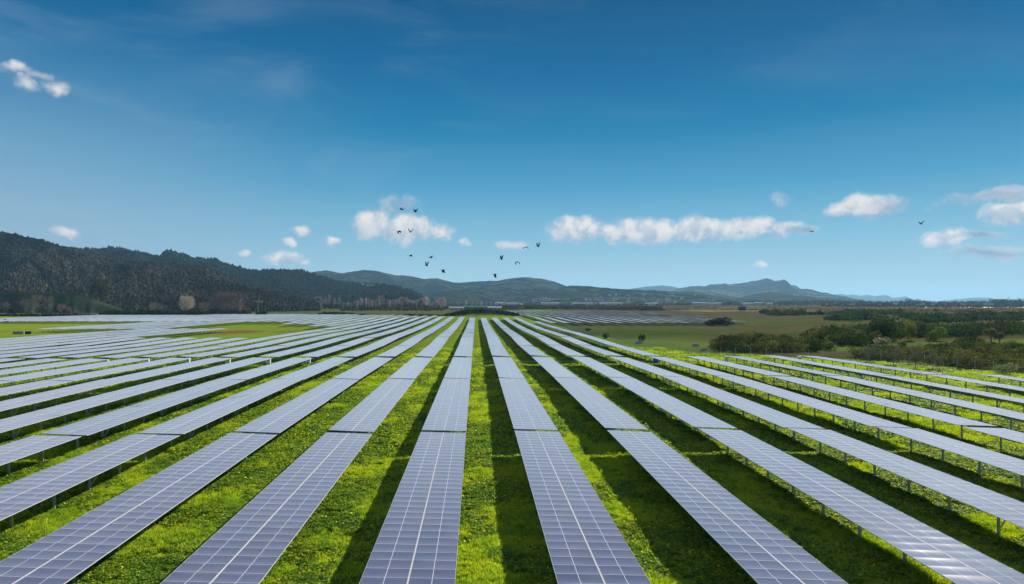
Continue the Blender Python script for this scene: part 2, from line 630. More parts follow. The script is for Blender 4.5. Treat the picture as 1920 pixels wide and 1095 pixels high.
def build_ground():
    na, nr = 760, 640
    az = np.linspace(R(-78), R(84), na)
    rr = 6 * (26000 / 6) ** (np.linspace(0, 1, nr))
    A, Rr = np.meshgrid(az, rr)
    X, Y = Rr * np.sin(A), Rr * np.cos(A) - 4
    Z = gz(X, Y)
    V = np.stack([X, Y, Z], -1).reshape(-1, 3)
    idx = np.arange(na * nr).reshape(nr, na)
    Fq = np.stack([idx[:-1, :-1], idx[:-1, 1:], idx[1:, 1:], idx[1:, :-1]], -1).reshape(-1, 4)
    # zones, looked up once from the photograph's ground positions, then fixed to the land
    P = to_px(np.stack([V[:, 0], V[:, 1], np.zeros(len(V))], 1))
    px, py = P[:, 0], P[:, 1]
    wob = (fbm(V[:, 0] / 40, V[:, 1] / 60, 11, 4) - .5)
    n2 = fbm(V[:, 0] / 9, V[:, 1] / 13, 23, 4)
    pyw = py + wob * np.clip((py - 565) * .55, 1, 26)
    c = np.tile(np.array([.16, .235, .025]), (len(V), 1))          # lush field grass
    def lay(mask, col):
        nonlocal c
        m = np.clip(mask, 0, 1)[:, None]
        c = c * (1 - m) + np.array(col) * m
    right = sstep(px, 1000, 1080)
    lay(right * sstep(V[:, 0] - np.interp(V[:, 1], [84, 120, 152, 167, 178, 205, 330], [107, 99, 87, 74, 59, 53, 48]), 0, 1.5), (.078, .102, .032))                 # pasture on the right
    lay(right * sstep(pyw, 668, 655) * sstep(pyw, 636, 644), (.105, .16, .035))
    lay(right * sstep(n2, .5, .62) * sstep(pyw, 622, 616) * .8, (.075, .07, .035))
    lay(right * sstep(fbm(V[:, 0] / 120, V[:, 1] / 30, 91, 3), .50, .62) * sstep(px, 1250, 1400) * (py > 600) * sstep(py, 700, 660) * .95, (.085, .075, .038))
    lay(right * sstep(pyw, 634, 629) * sstep(pyw, 622, 626), (.05, .08, .022))
    lay(right * sstep(pyw, 600, 594), (.10, .085, .045))               # rough brown marsh
    lay(right * sstep(pyw, 600, 592) * sstep(n2, .45, .6) * .7, (.045, .05, .022))
    lay(right * sstep(pyw, 584, 582) * sstep(px, 1250, 1330), (.23, .18, .105))   # dry reeds
    lay(right * sstep(pyw, 576, 575) , (.07, .07, .045))
    lay(sstep(px, 1600, 1700) * sstep(pyw, 604, 600) * sstep(pyw, 588, 592) * .9, (.19, .145, .085))
    left = sstep(px, 1010, 960)
    lay(left * sstep(pyw, 594, 590), (.085, .105, .04))
    lay(left * sstep(pyw, 587, 584) * sstep(px, 420, 340), (.26, .31, .04))       # bright yellow-green paddock behind the hedge
    lay(left * (px < 260) * sstep(pyw, 624, 618) * sstep(py, 592, 595), (.20, .27, .03))
    lay(left * sstep(pyw, 580, 578) * (px > 400), (.06, .085, .03))
    # bare red soil under and beside some rows on the left
    X_, Y_ = V[:, 0], V[:, 1]
    soil = sstep(fbm(X_ / 9 + 3, Y_ / 16, 41, 4), .52, .60)
    reg = np.exp(-(((X_ + 52) / 15) ** 2 + ((Y_ - 112) / 24) ** 2)) + np.exp(-(((X_ + 150) / 60) ** 2 + ((Y_ - 330) / 22) ** 2)) \
        + .5 * np.exp(-(((X_ + 118) / 14) ** 2 + ((Y_ - 340) / 12) ** 2))
    lay(soil * np.clip(reg * 1.6, 0, 1), (.17, .085, .05))
    # darker strip through the gaps at 148 m
    lay(.45 * np.exp(-((Y_ - 148.2) / 1.3) ** 2) * (np.abs(X_) < 110), (.06, .075, .03))
    me = mk_mesh("ground", V, Fq, M_GROUND, col=c, smooth=True)
    tag(ob("ground", me), kind='structure')


build_ground()

# sea inlet on the right, 4 mm-class sheet slightly above the marsh
mw = MB()
a0, a1 = on_ground(1500, 579.4), on_ground(1925, 579.4)
b1, b0 = on_ground(1925, 575.5), on_ground(1500, 575.5)
mw.add([(a0.x, a0.y, .35), (a1.x, a1.y, .35), (b1.x, b1.y, .35), (b0.x, b0.y, .35)], [(0, 1, 2, 3)])
mwat, t_, n_, bs_ = new_mat("water")
bs_.inputs["Base Color"].default_value = (.12, .16, .18, 1)
bs_.inputs["Roughness"].default_value = .18
co_ = t_.nodes.new("ShaderNodeTexCoord")
bb_ = t_.nodes.new("ShaderNodeBump")
bb_.inputs["Strength"].default_value = .2
t_.links.new(n_.noise(co_.outputs["Object"], .3, 4), bb_.inputs["Height"])
t_.links.new(bb_.outputs[0], bs_.inputs["Normal"])
tag(ob("water", mw.mesh("water", mwat)), kind='structure')

# ------------------------------------------------------------------ hills
HILLS = {}


def hill(name, crest, D, wn_, wf, mat, seed, spur=.5, rough=.05, nu=260, nt=90, p=1.25, crag=1.0):
    crest = np.array(crest, float)
    pxs = np.linspace(crest[0, 0], crest[-1, 0], nu)
    pys = np.interp(pxs, crest[:, 0], crest[:, 1])
    pys = pys + (3.4 if seed == 6 else 1.5 if seed in (3, 4, 8) else 2.2 if seed < 3 else .5) * (fbm(pxs / (7.0 if seed != 6 else 11.0) + seed, pxs * 0 + seed, seed, 4) - .5)
    sx = np.array([(lambda d: (d.x / d.y, d.z / d.y))(ray(a, b)) for a, b in zip(pxs, pys)])
    t = np.concatenate([np.linspace(-1, 0, int(nt * .72), endpoint=False), np.linspace(0, 1, nt - int(nt * .72))])
    T, S = np.meshgrid(t, sx[:, 0])
    E = np.repeat(sx[:, 1][:, None], nt, 1)
    U = S * D
    ext = wn_ * (.65 + .7 * fbm(S[:, :1] * D / (wn_ * .45), S[:, :1] * 0 + seed, seed, 3))
    Yd = D + np.where(T < 0, T * ext, T * wf)
    H0 = E * D + CAM_Z                      # crest height
    prof = np.where(T < 0, (1 - np.abs(T)) ** p, (1 - np.abs(T)) ** 1.2)
    spurn = fbm(U / (wn_ * .30) + T * .35, T * 1.3 + 9, seed + 5, 4) - .5
    rid = 1 - 2 * np.abs(fbm(U / (wn_ * .22) + T * .6, T * .9, seed + 8, 4) - .5)
    env = np.sin(np.clip(np.abs(T), 0, 1) * math.pi)
    Z = H0 * prof * (1 + spur * env * spurn * 1.6 + spur * env * (rid - .75) * .8)
    Z = Z + H0 * rough * (fbm(U / 40, Yd / 40, seed + 3, 4) - .5) * env * crag
    X = S * Yd
    # stay under the crest line as seen from the front
    lim = (E * Yd + CAM_Z)
    Z = np.where(T < -.02, np.minimum(Z, lim - 1.0 * np.abs(T)), Z)
    Z = np.where(np.abs(T) > .999, -3, Z)
    Z = np.maximum(Z, -3)
    V = np.stack([X, Yd, Z], -1).reshape(-1, 3)
    idx = np.arange(nu * nt).reshape(nu, nt)
    Fq = np.stack([idx[:-1, :-1], idx[:-1, 1:], idx[1:, 1:], idx[1:, :-1]], -1).reshape(-1, 4)[:, ::-1]
    me = mk_mesh(name, V, Fq, mat, smooth=True)
    o = tag(ob(name, me), kind='structure')
    HILLS[seed] = (V.reshape(nu, nt, 3), t)
    return o


M_H1 = hill_material("forest_floor_near", (.018, .028, .012), (.035, .045, .018), .004)
M_H3 = hill_material("wooded_pasture_hills", (.010, .022, .012), (.095, .135, .05), .0042, (.49, .54), 1.8, 80)
M_H4 = hill_material("green_hills", (.010, .024, .012), (.09, .135, .045), .0055, (.49, .54), 1.6, 50)
M_H6 = hill_material("bushy_mountain", (.018, .032, .022), (.26, .22, .12), .0030, (.52, .57), 1.8, 110)
M_H8 = hill_material("far_hills", (.015, .032, .028), (.05, .07, .04), .0015, (.5, .6), 1.2, 60)
M_MOUND = hill_material("grassy_mound", (.020, .033, .016), (.048, .064, .026), .02, (.4, .65), .6, 1.0)

H1c = [(-260, 405), (-120, 420), (0, 438), (31, 443), (60, 449), (79, 452), (95, 459), (113, 464), (137, 468), (157, 475), (175, 481), (210, 489), (256, 495),
       (292, 500), (320, 505), (350, 504), (387, 509), (413, 520), (447, 531), (480, 539), (520, 548), (560, 558), (600, 568)]
H2c = [(90, 480), (137, 470), (183, 470), (210, 467), (223, 468), (241, 475), (261, 475), (278, 481), (301, 483), (311, 473), (320, 473), (330, 477), (350, 482), (363, 488),
       (400, 489), (413, 493), (437, 501), (463, 507), (487, 510), (518, 509), (553, 510), (567, 511), (587, 518), (612, 525),
       (640, 534), (707, 537), (740, 540), (773, 549), (795, 560), (815, 570)]
H3c = [(560, 520), (590, 509), (612, 507), (640, 512), (683, 506), (707, 508), (740, 516), (767, 517), (793, 523), (820, 522), (853, 530), (873, 529), (907, 527), (933, 526),
       (957, 522), (983, 519.5), (1020, 523), (1040, 528), (1060, 536), (1100, 546), (1140, 556), (1180, 566)]
H4c = [(960, 566), (1010, 552), (1050, 541), (1070, 535), (1107, 537), (1140, 540), (1187, 543), (1207, 544), (1250, 546), (1293, 547), (1317, 550), (1340, 555), (1400, 560), (1450, 566)]
H5c = [(1130, 560), (1180, 542), (1200, 539), (1217, 537), (1243, 535), (1260, 537), (1273, 540), (1300, 546), (1340, 560)]
H6c = [(1240, 560), (1273, 541), (1293, 537.5), (1313, 536), (1323, 536), (1343, 532), (1360, 531), (1367, 533), (1400, 530), (1417, 526), (1433, 522.5), (1440, 522),
       (1453, 527), (1462, 526), (1470, 524), (1477, 527), (1482, 533), (1490, 535), (1500, 541.5), (1508, 541), (1518, 542.5), (1537, 547), (1563, 552), (1597, 559), (1640, 566)]
H7c = [(1370, 565), (1392, 557), (1417, 552), (1442, 547.5), (1460, 550), (1483, 553), (1517, 556), (1560, 561), (1600, 566)]
H8c = [(1540, 561), (1566, 552), (1578, 551.5), (1591, 553.5), (1599, 552), (1614, 555), (1624, 552.5), (1641, 555), (1655, 553), (1666, 554.5), (1674, 559), (1682, 558),
       (1699, 555.6), (1705, 559), (1714, 562), (1740, 566)]
H9c = [(1745, 566), (1780, 562.5), (1812, 559), (1832, 557.7), (1853, 558), (1874, 562), (1900, 566)]
Hm = [(-160, 549), (0, 548), (35, 547), (70, 549), (105, 550), (140, 553), (172, 560), (200, 569), (232, 580)]

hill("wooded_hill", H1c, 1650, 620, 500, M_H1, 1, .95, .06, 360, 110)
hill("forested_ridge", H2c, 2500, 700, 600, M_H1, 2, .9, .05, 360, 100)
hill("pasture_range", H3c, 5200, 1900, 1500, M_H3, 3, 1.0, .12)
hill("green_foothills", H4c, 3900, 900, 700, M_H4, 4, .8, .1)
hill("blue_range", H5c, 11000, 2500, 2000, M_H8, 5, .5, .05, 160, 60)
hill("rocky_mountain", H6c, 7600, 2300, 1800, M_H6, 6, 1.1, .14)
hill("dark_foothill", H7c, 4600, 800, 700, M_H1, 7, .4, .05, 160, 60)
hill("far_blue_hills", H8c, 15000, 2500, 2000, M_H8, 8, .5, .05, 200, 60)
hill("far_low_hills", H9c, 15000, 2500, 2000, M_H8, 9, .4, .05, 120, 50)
hill("grassy_mound", Hm, 960, 48, 150, M_MOUND, 10, .01, .01, 160, 60, .95)

# ------------------------------------------------------------------ foliage generators (numpy)
def quads_from(centres, size, nrm_spread=1.0, col=None, aspect=1.0, up=0.0):
    """random oriented leaf quads"""
    n = len(centres)
    a = rng.normal(size=(n, 3)) * np.array([1, 1, nrm_spread])
    a /= np.linalg.norm(a, axis=1, keepdims=True) + 1e-9
    b = rng.normal(size=(n, 3))
    b[:, 2] += up
    b -= a * (a * b).sum(1, keepdims=True)
    b /= np.linalg.norm(b, axis=1, keepdims=True) + 1e-9
    s = np.asarray(size).reshape(-1, 1)
    a, b = a * s, b * s * aspect
    V = np.stack([centres - a * .5, centres - b * .6, centres + a * .5, centres + b * .6], 1).reshape(-1, 3)
    Fq = np.arange(n * 4).reshape(n, 4)
    C = np.repeat(col, 4, 0) if col is not None else None
    return V, Fq, C


def merge(parts):
    Vs, Fs, Cs, o = [], [], [], 0
    for V, Fq, C in parts:
        Vs.append(V)
        Fs.append(Fq + o)
        Cs.append(C)
        o += len(V)
    return np.concatenate(Vs), np.concatenate(Fs), np.concatenate(Cs)


def crown_pts(n, lobes, shell=.55):
    """points scattered through a set of ellipsoid lobes [(c, r)]; denser near the outside"""
    w = np.array([r[0] * r[1] * r[2] for _, r in lobes]) ** .7
    k = rng.choice(len(lobes), n, p=w / w.sum())
    d = rng.normal(size=(n, 3))
    d /= np.linalg.norm(d, axis=1, keepdims=True)
    rad = shell + (1.08 - shell) * rng.random(n) ** .6
    C = np.array([c for c, _ in lobes])[k]
    Rr = np.array([r for _, r in lobes])[k]
    return C + d * Rr * rad[:, None], k


def vary(base, n, amt=.35, hue=.12):
    v = 1 + amt * (rng.random((n, 1)) * 2 - 1)
    h = 1 + hue * (rng.random((n, 3)) * 2 - 1)
    return np.clip(np.array(base) * v * h, 0, 1)


def bush_arrays(n=700, h=3.0, w=3.0, base=(.04, .055, .022), leaf=.34, nl=7, flat=.55):
    lobes = []
    for i in range(nl):
        a, r = rng.random() * 6.28, rng.random() ** .5 * w * .33
        rr = w * (.2 + .16 * rng.random())
        lobes.append(((math.cos(a) * r, math.sin(a) * r, h * (.3 + .38 * rng.random())), (rr, rr, h * (.24 + .14 * rng.random()))))
    P, k = crown_pts(n, lobes, .6)
    P[:, 2] = np.abs(P[:, 2])
    lobtone = (.75 + .5 * rng.random(nl))[k][:, None]
    col = np.clip(vary(base, n, .35) * lobtone, 0, 1)
    return quads_from(P, leaf * (.7 + .6 * rng.random(n)), col=col)


def bare_tree_arrays(h=15, w=9, twig=(.28, .22, .20), n1=26, n2=10, n3=7, upward=1.1, th=.05, trunk_frac=.18, rmin=.0):
    """bare winter tree: limbs as tapered 3-sided blades, ending in a haze of fine twigs"""
    segs = []          # p0, p1, r0, r1
    tr_top = h * .8
    segs.append(((0, 0, 0), (0, 0, tr_top), th * h * .28, th * h * .05))
    for i in range(n1):
        z0 = h * (trunk_frac + (.80 - trunk_frac) * rng.random() ** (1.0 if upward > 1 else .8))
        a = rng.random() * 6.283
        env = math.sin(math.pi * min(1, max(.02, (z0 / h - trunk_frac * .5) / (1 - trunk_frac * .5)) ** .85))
        L = (.30 + .30 * rng.random()) * w * (0.45 + .7 * env) * (1.0 if upward > 1 else .95)
        d = np.array([math.cos(a), math.sin(a), upward * (.6 + .6 * rng.random())])
        d /= np.linalg.norm(d)
        p0 = np.array([0, 0, z0])
        p1 = p0 + d * L
        segs.append((p0, p1, th * h * .05, th * h * .018))
        for j in range(n2):
            s0 = p0 + (p1 - p0) * (.25 + .75 * rng.random())
            d2 = d + rng.normal(size=3) * .55
            d2[2] = abs(d2[2]) * .8 + .25 * upward
            d2 /= np.linalg.norm(d2)
            q1 = s0 + d2 * L * (.35 + .3 * rng.random())
            segs.append((s0, q1, th * h * .02, th * h * .009))
            for k in range(n3):
                t0 = s0 + (q1 - s0) * (.3 + .7 * rng.random())
                d3 = d2 + rng.normal(size=3) * .6
                d3[2] += .2 * upward
                d3 /= np.linalg.norm(d3)
                segs.append((t0, t0 + d3 * L * (.16 + .16 * rng.random()), th * h * .011, th * h * .006))
    def inside(p):
        zc, rz = h * .57, h * .47
        return ((p[0] ** 2 + p[1] ** 2) / (w * .5) ** 2 + ((p[2] - zc) / rz) ** 2)
    segs = [s for i, s in enumerate(segs) if i == 0 or inside(s[1]) < .45 + .85 * rng.random() * (.6 + .8 * rng.random())]
    P0 = np.array([s[0] for s in segs], float)
    P1 = np.array([s[1] for s in segs], float)
    r0 = np.maximum(np.array([s[2] for s in segs])[:, None], rmin)
    r1 = np.maximum(np.array([s[3] for s in segs])[:, None], rmin * .6)
    D = P1 - P0
    D /= np.linalg.norm(D, axis=1, keepdims=True)
    a = np.cross(D, np.array([.31, .52, .8]))
    a /= np.linalg.norm(a, axis=1, keepdims=True)
    b = np.cross(D, a)
    ring = []
    for P, r in ((P0, r0), (P1, r1)):
        for k in range(3):
            th_ = k * 2.0944
            ring.append(P + (a * math.cos(th_) + b * math.sin(th_)) * r)
    V = np.stack(ring, 1).reshape(-1, 3)
    base = np.arange(len(segs))[:, None] * 6
    Fq = np.concatenate([base + np.array([[0, 1, 4, 3]]), base + np.array([[1, 2, 5, 4]]), base + np.array([[2, 0, 3, 5]])])
    C = np.repeat(vary(twig, len(segs), .18, .05), 6, 0)
    return V, Fq, C, 1 + n1


def blob_arrays(P, rx, rz, col, nseg=6):
    """many low-poly irregular tree crowns at once; P bases"""
    n = len(P)
    lev = [(-.1, .55), (.25, 1.0), (.62, .78), (.92, .28)]
    V = []
    for (z, r) in lev:
        for k in range(nseg):
            th = 2 * math.pi * k / nseg
            j = 1 + .55 * (rng.random(n) - .5)
            off = np.stack([np.cos(th + rng.random(n) * .6) * rx * r * j, np.sin(th + rng.random(n) * .6) * rx * r * j,
                            rz * (z + .14 * (rng.random(n) - .5))], 1)
            V.append(P + off)
    V.append(P + np.stack([np.zeros(n), np.zeros(n), rz * (1.02 + .1 * rng.random(n))], 1))
    V = np.stack(V, 1)
    m = V.shape[1]
    qs = []
    for l in range(len(lev) - 1):
        for k in range(nseg):
            k2 = (k + 1) % nseg
            qs.append((l * nseg + k, l * nseg + k2, (l + 1) * nseg + k2, (l + 1) * nseg + k))
    l = len(lev) - 1
    for k in range(0, nseg, 2):
        qs.append((l * nseg + k, l * nseg + (k + 1) % nseg, l * nseg + (k + 2) % nseg, m - 1))
    qs = np.array(qs)
    Fq = (np.arange(n)[:, None, None] * m + qs[None]).reshape(-1, 4)
    C = np.repeat(col, m, 0)
    return V.reshape(-1, 3), Fq, C


def forest_on(seed, name, n, r, tmin, tmax, h, base, conifer=.25, crest_boost=True):
    G, t = HILLS[seed]
    nu, nt = G.shape[:2]
    u = rng.random(n) * (nu - 1.01)
    tt = tmin + (tmax - tmin) * rng.random(n)
    if crest_boost:
        m = rng.random(n) < .12
        tt[m] = -.04 + .05 * rng.random(m.sum())
    tj = np.interp(tt, t, np.arange(nt))
    i, j = u.astype(int), np.minimum(tj.astype(int), nt - 2)
    fu, fj = (u - i)[:, None], (tj - j)[:, None]
    P = (G[i, j] * (1 - fu) + G[i + 1, j] * fu) * (1 - fj) + (G[i, j + 1] * (1 - fu) + G[i + 1, j + 1] * fu) * fj
    ok = P[:, 2] > 1
    P = P[ok]
    n = len(P)
    patch = np.clip((fbm(P[:, 0] / 150, P[:, 1] / 150, 71, 5) - .5) * 2.0 + .5, 0, 1)
    con = rng.random(n) < (conifer + .4 * sstep(patch, .6, .8))
    big = .7 + .8 * rng.random(n) ** 2
    rx = r * big * np.where(con, .6, 1.1)
    rz = h * big * np.where(con, 1.35, .85)
    P[:, 2] -= 1.0
    tone = .35 + 1.0 * patch
    col = vary(base, n, .3, .12) * tone[:, None] * np.where(con, .75, 1.1)[:, None]
    V, Fq, C = blob_arrays(P, rx, rz, np.clip(col, 0, 1))
    tag(ob(name, mk_mesh(name, V, Fq, M_FOREST, col=C)), "dense dark native and pine forest covering the " + ("nearest wooded hill on the left" if seed == 1 else "forested ridge behind it" if seed == 2 else "low dark foothill"),
        "forest", kind='stuff')


hill("wooded_spur", [(795, 564), (825, 552), (853, 543.5), (875, 546), (900, 555), (918, 566)], 3600, 600, 500, M_H1, 11, .5, .08, 120, 60)
hill("wooded_spur", [(1000, 564), (1035, 551), (1062, 545), (1095, 549), (1130, 556), (1155, 566)], 3500, 500, 500, M_H1, 12, .5, .08, 120, 60)
forest_on(1, "hillside_forest", 30000, 3.5, -.97, .02, 6.2, (.056, .051, .037), .07)
forest_on(2, "hillside_forest", 24000, 5.0, -.9, .02, 8, (.028, .040, .020), .3)

# ------------------------------------------------------------------ solar tables
NM = 42
MP = 0.99          # module pitch along the row
TW = 3.96          # table width across
TL = NM * MP
TILT = R(2.6)      # high edge on the left
TZ = 1.80          # height of the table centre


def module_arrays(x0, x1, y0, y1, nx, ny, sag=.005, fw=.014, uo=0, vo=0, z=0):
    """one framed module: V, F, midx, uv"""
    V, Fq, mi, UV = [], [], [], []
    gx = np.linspace(x0 + fw, x1 - fw, nx + 1)
    gy = np.linspace(y0 + fw, y1 - fw, ny + 1)
    cx, cy, hw, hl = (x0 + x1) / 2, (y0 + y1) / 2, (x1 - x0) / 2, (y1 - y0) / 2
    for y in gy:
        for x in gx:
            s = -(sag) * (1 - ((y - cy) / hl) ** 2) * (1 - .6 * ((x - cx) / hw) ** 2)
            V.append((x, y, z + s - .001))
            UV.append((uo + (x - x0) / (x1 - x0), vo + (y - y0) / (y1 - y0)))
    for j in range(ny):
        for i in range(nx):
            a = j * (nx + 1) + i
            Fq.append((a, a + 1, a + nx + 2, a + nx + 1))
            mi.append(0)
    # frame ring
    n0 = len(V)
    for (x, y) in ((x0, y0), (x1, y0), (x1, y1), (x0, y1)):
        V.append((x, y, z + .002)); UV.append((0, 0))
    for (x, y) in ((x0 + fw, y0 + fw), (x1 - fw, y0 + fw), (x1 - fw, y1 - fw), (x0 + fw, y1 - fw)):
        V.append((x, y, z + .002)); UV.append((0, 0))
    for (x, y) in ((x0, y0), (x1, y0), (x1, y1), (x0, y1)):
        V.append((x, y, z - .04)); UV.append((0, 0))
    for k in range(4):
        k2 = (k + 1) % 4
        Fq.append((n0 + k, n0 + k2, n0 + 4 + k2, n0 + 4 + k)); mi.append(1)
        Fq.append((n0 + 8 + k, n0 + 8 + k2, n0 + k2, n0 + k)); mi.append(1)
    Fq.append((n0 + 11, n0 + 10, n0 + 9, n0 + 8)); mi.append(2)
    return np.array(V), np.array(Fq), mi, np.array(UV)


def bed_mesh(nx, ny, name):
    Vs, Fs, Ms, Us, o = [], [], [], [], 0
    for j in range(NM):
        for s in (0, 1):
            x0, x1 = (-TW / 2, -.024) if s == 0 else (.024, TW / 2)
            V, Fq, mi, UV = module_arrays(x0, x1, -TL / 2 + j * MP + .005, -TL / 2 + (j + 1) * MP - .005, nx, ny, .013, .012, s * 1.0, j * 1.0)
            Vs.append(V); Fs.append(Fq + o); Ms += mi; Us.append(UV); o += len(V)
    # centre strip between the two module columns
    V = np.array([(-.024, -TL / 2, .001), (.024, -TL / 2, .001), (.024, TL / 2, .001), (-.024, TL / 2, .001)])
    Vs.append(V); Fs.append(np.array([[0, 1, 2, 3]]) + o); Ms.append(1); Us.append(np.zeros((4, 2)))
    V = np.concatenate(Vs)
    V = V @ np.array(Matrix.Rotation(TILT, 3, 'Y')).T + np.array([0, 0, TZ])
    return mk_mesh(name, V, np.concatenate(Fs), [M_PANEL, M_ALU, M_BACK], uv=np.concatenate(Us), midx=Ms)


def smooth_glass(me):
    mi = np.zeros(len(me.polygons), np.int32)
    me.polygons.foreach_get("material_index", mi)
    me.polygons.foreach_set("use_smooth", mi == 0)
    me.update()
    return me


ROT_T = Matrix.Rotation(TILT, 4, 'Y')
BED = smooth_glass(bed_mesh(2, 4, "module_bed"))
_V, _F, _mi, _UV = module_arrays(-(TW / 2 - .03) / 2, (TW / 2 - .03) / 2, -MP / 2 + .005, MP / 2 - .005, 4, 10, .021, .012)
MODULE = smooth_glass(mk_mesh("solar_module", _V, _F, [M_PANEL, M_ALU, M_BACK], uv=_UV, midx=_mi))
# support frame: torque beam, purlins, rafters, centre strip
NP = 10
PS = TL / NP
post_y = [-TL / 2 + PS * (i + .5) for i in range(NP)]
mb = MB()
for (x, w) in ((-1.35, .05), (-.45, .05), (.45, .05), (1.35, .05)):
    mb.box(x - w / 2, x + w / 2, -TL / 2 + .02, TL / 2 - .02, -.11, -.045, 0, ROT_T)
for y in post_y:
    mb.box(-1.75, 1.75, y - .04, y + .04, -.20, -.112, 0, ROT_T)
mb.box(-.020, .020, -TL / 2 + .01, TL / 2 - .01, -.04, .004, 1, ROT_T)
for i in range(len(mb.v)):
    mb.v[i] = (mb.v[i][0], mb.v[i][1], mb.v[i][2] + TZ)
FRAME = mb.mesh("support_frame", [M_STEEL, M_ALU])
mb = MB()
mb.box(-.075, .075, -.045, -.037, -.6, TZ - .21)
mb.box(-.075, -.067, -.037, .045, -.6, TZ - .21)
mb.box(.067, .075, -.037, .045, -.6, TZ - .21)
POST = mb.mesh("post", M_STEEL)
mb = MB()
dx, dz = .80, 1.28
L_ = math.hypot(dx, dz)
Mb = Matrix.Translation((.09, 0.07, .30)) @ Matrix.Rotation(math.atan2(dx, dz), 4, 'Y')
mb.box(-.03, .03, -.025, .025, 0, L_, 0, Mb)
BRACE = mb.mesh("brace", M_STEEL_L)
brace_i = [1, 4, 7]
# all-in-one table for the ones too far away to show parts
def combine(name, items):
    Vs, Fs, Ms, Us, mats, o = [], [], [], [], [], 0
    for me, M in items:
        nv = len(me.vertices)
        v = np.zeros(nv * 3, np.float32); me.vertices.foreach_get("co", v)
        v = v.reshape(-1, 3) @ np.array(M.to_3x3()).T + np.array(M.translation)
        uvd = np.zeros((nv, 2))
        if me.uv_layers:
            u = np.zeros(len(me.loops) * 2, np.float32); me.uv_layers[0].data.foreach_get("uv", u)
            li = np.zeros(len(me.loops), np.int32); me.loops.foreach_get("vertex_index", li)
            uvd[li] = u.reshape(-1, 2)
        for p in me.polygons:
            mt = me.materials[p.material_index]
            if mt not in mats:
                mats.append(mt)
            Fs.append([i + o for i in p.vertices]); Ms.append(mats.index(mt))
        Vs.append(v); Us.append(uvd); o += nv
    return mk_mesh(name, np.concatenate(Vs), np.array(Fs), mats, uv=np.concatenate(Us), midx=Ms)


def bed_simple():
    """far table: one glass sheet per 3 modules with frame gaps kept"""
    Vs, Fs, Ms, Us, o = [], [], [], [], 0
    for j in range(0, NM, 2):
        for s in (0, 1):
            x0, x1 = (-TW / 2, -.024) if s == 0 else (.024, TW / 2)
            V, Fq, mi, UV = module_arrays(x0, x1, -TL / 2 + j * MP, -TL / 2 + (j + 2) * MP, 1, 2, .0, .02, s * 1.0, j * 1.0)
            Vs.append(V); Fs.append(Fq + o); Ms += mi; Us.append(UV); o += len(V)
    V = np.concatenate(Vs) @ np.array(Matrix.Rotation(TILT, 3, 'Y')).T + np.array([0, 0, TZ])
    return mk_mesh("far_bed", V, np.concatenate(Fs), [M_PANEL, M_ALU, M_BACK], uv=np.concatenate(Us), midx=Ms)


FARBED = bed_simple()
mb = MB()
mb.box(-.075, .075, -.05, .05, -.6, TZ - .06)
FPOST = mb.mesh("far_post", M_STEEL)
FAR_TABLE = combine("solar_table_far", [(FARBED, Matrix())] + [(FPOST, Matrix.Translation((0, y, 0))) for y in post_y])

ROW_P, ROW_0 = 8.24, -2.85
rx = lambda k: ROW_0 + ROW_P * k
SEG = [20.0, 62.4, 104.4, 149.6, 191.6, 233.6, 275.6, 320.2, 362.2, 404.2, 449.0, 491.0, 533.0, 575.0, 617.0, 659.0, 701.0]
spec = []            # (k, y_start, block)
def addrow(k, idxs, block='main', off=0):
    for i in idxs:
        spec.append((k, SEG[i] + off, block))
for k in range(0, 5):
    addrow(k, range(0, 12))
addrow(5, range(0, 10))
for k in range(6, 10):
    addrow(k, range(0, 3))
addrow(10, (0, 1)); addrow(11, (0, 1))
for k in range(-7, 0):
    addrow(k, range(0, 13 if k > -4 else 14))
addrow(-8, list(range(0, 7)) + list(range(7, 15)))
for k in (-9, -10):
    addrow(k, range(0, 5)); addrow(k, range(8, 15))
for k in (-11, -12, -13):
    addrow(k, range(0, 5)); addrow(k, range(9, 15))
for k in range(-18, -13):
    addrow(k, range(2, 7), 'main', 14)
for k in range(-20, -13):
    addrow(k, range(10, 16))
for k in range(-24, -17):
    for i in range(3):
        spec.append((k, 330.0 + i * 42.3, 'left'))
for k in range(-42, -20):
    for i in range(6 if k > -32 else 5):
        spec.append((k, 462.0 + i * 42.3, 'left'))
for k in range(6, 22):
    for i in range(14):
        spec.append((k, 414.0 + i * 42.3 + (0 if k < 19 else (k - 18) * 6), 'right'))
for k in range(22, 26):
    for i in range(3, 14):
        spec.append((k, 414.0 + i * 42.3, 'right'))

tabs = []
for (k, y0, blk) in spec:
    x = rx(k)
    h = TZ
    cs = [(x - TW / 2, y0, h), (x + TW / 2, y0, h), (x + TW / 2, y0 + TL, h), (x - TW / 2, y0 + TL, h)]
    P = to_px(cs)
    if P[:, 2].min() < 2:
        continue
    q = P[:, :2].copy()
    inx = (q[:, 0].max() > -25) and (q[:, 0].min() < 1945) and (q[:, 1].min() < 1110)
    if not inx:
        continue
    qc = np.clip(q, [-1, -1], [1921, 1096])
    ar = .5 * abs(sum(qc[i, 0] * qc[(i + 1) % 4, 1] - qc[(i + 1) % 4, 0] * qc[i, 1] for i in range(4)))
    tabs.append(dict(k=k, y0=y0, blk=blk, area=max(ar, 1.0), d=P[:, 2].min()))
tabs.sort(key=lambda t: -t['area'])
NIND = 296
ORD = "first second third fourth fifth sixth seventh eighth ninth tenth eleventh twelfth thirteenth fourteenth fifteenth sixteenth seventeenth eighteenth nineteenth twentieth".split()
def ordn(n):
    if n <= 20:
        return ORD[n - 1]
    tens = {2: "twenty", 3: "thirty", 4: "forty"}[n // 10]
    return (tens + "-" + ORD[n % 10 - 1]) if n % 10 else {3: "thirtieth", 4: "fortieth"}[n // 10]


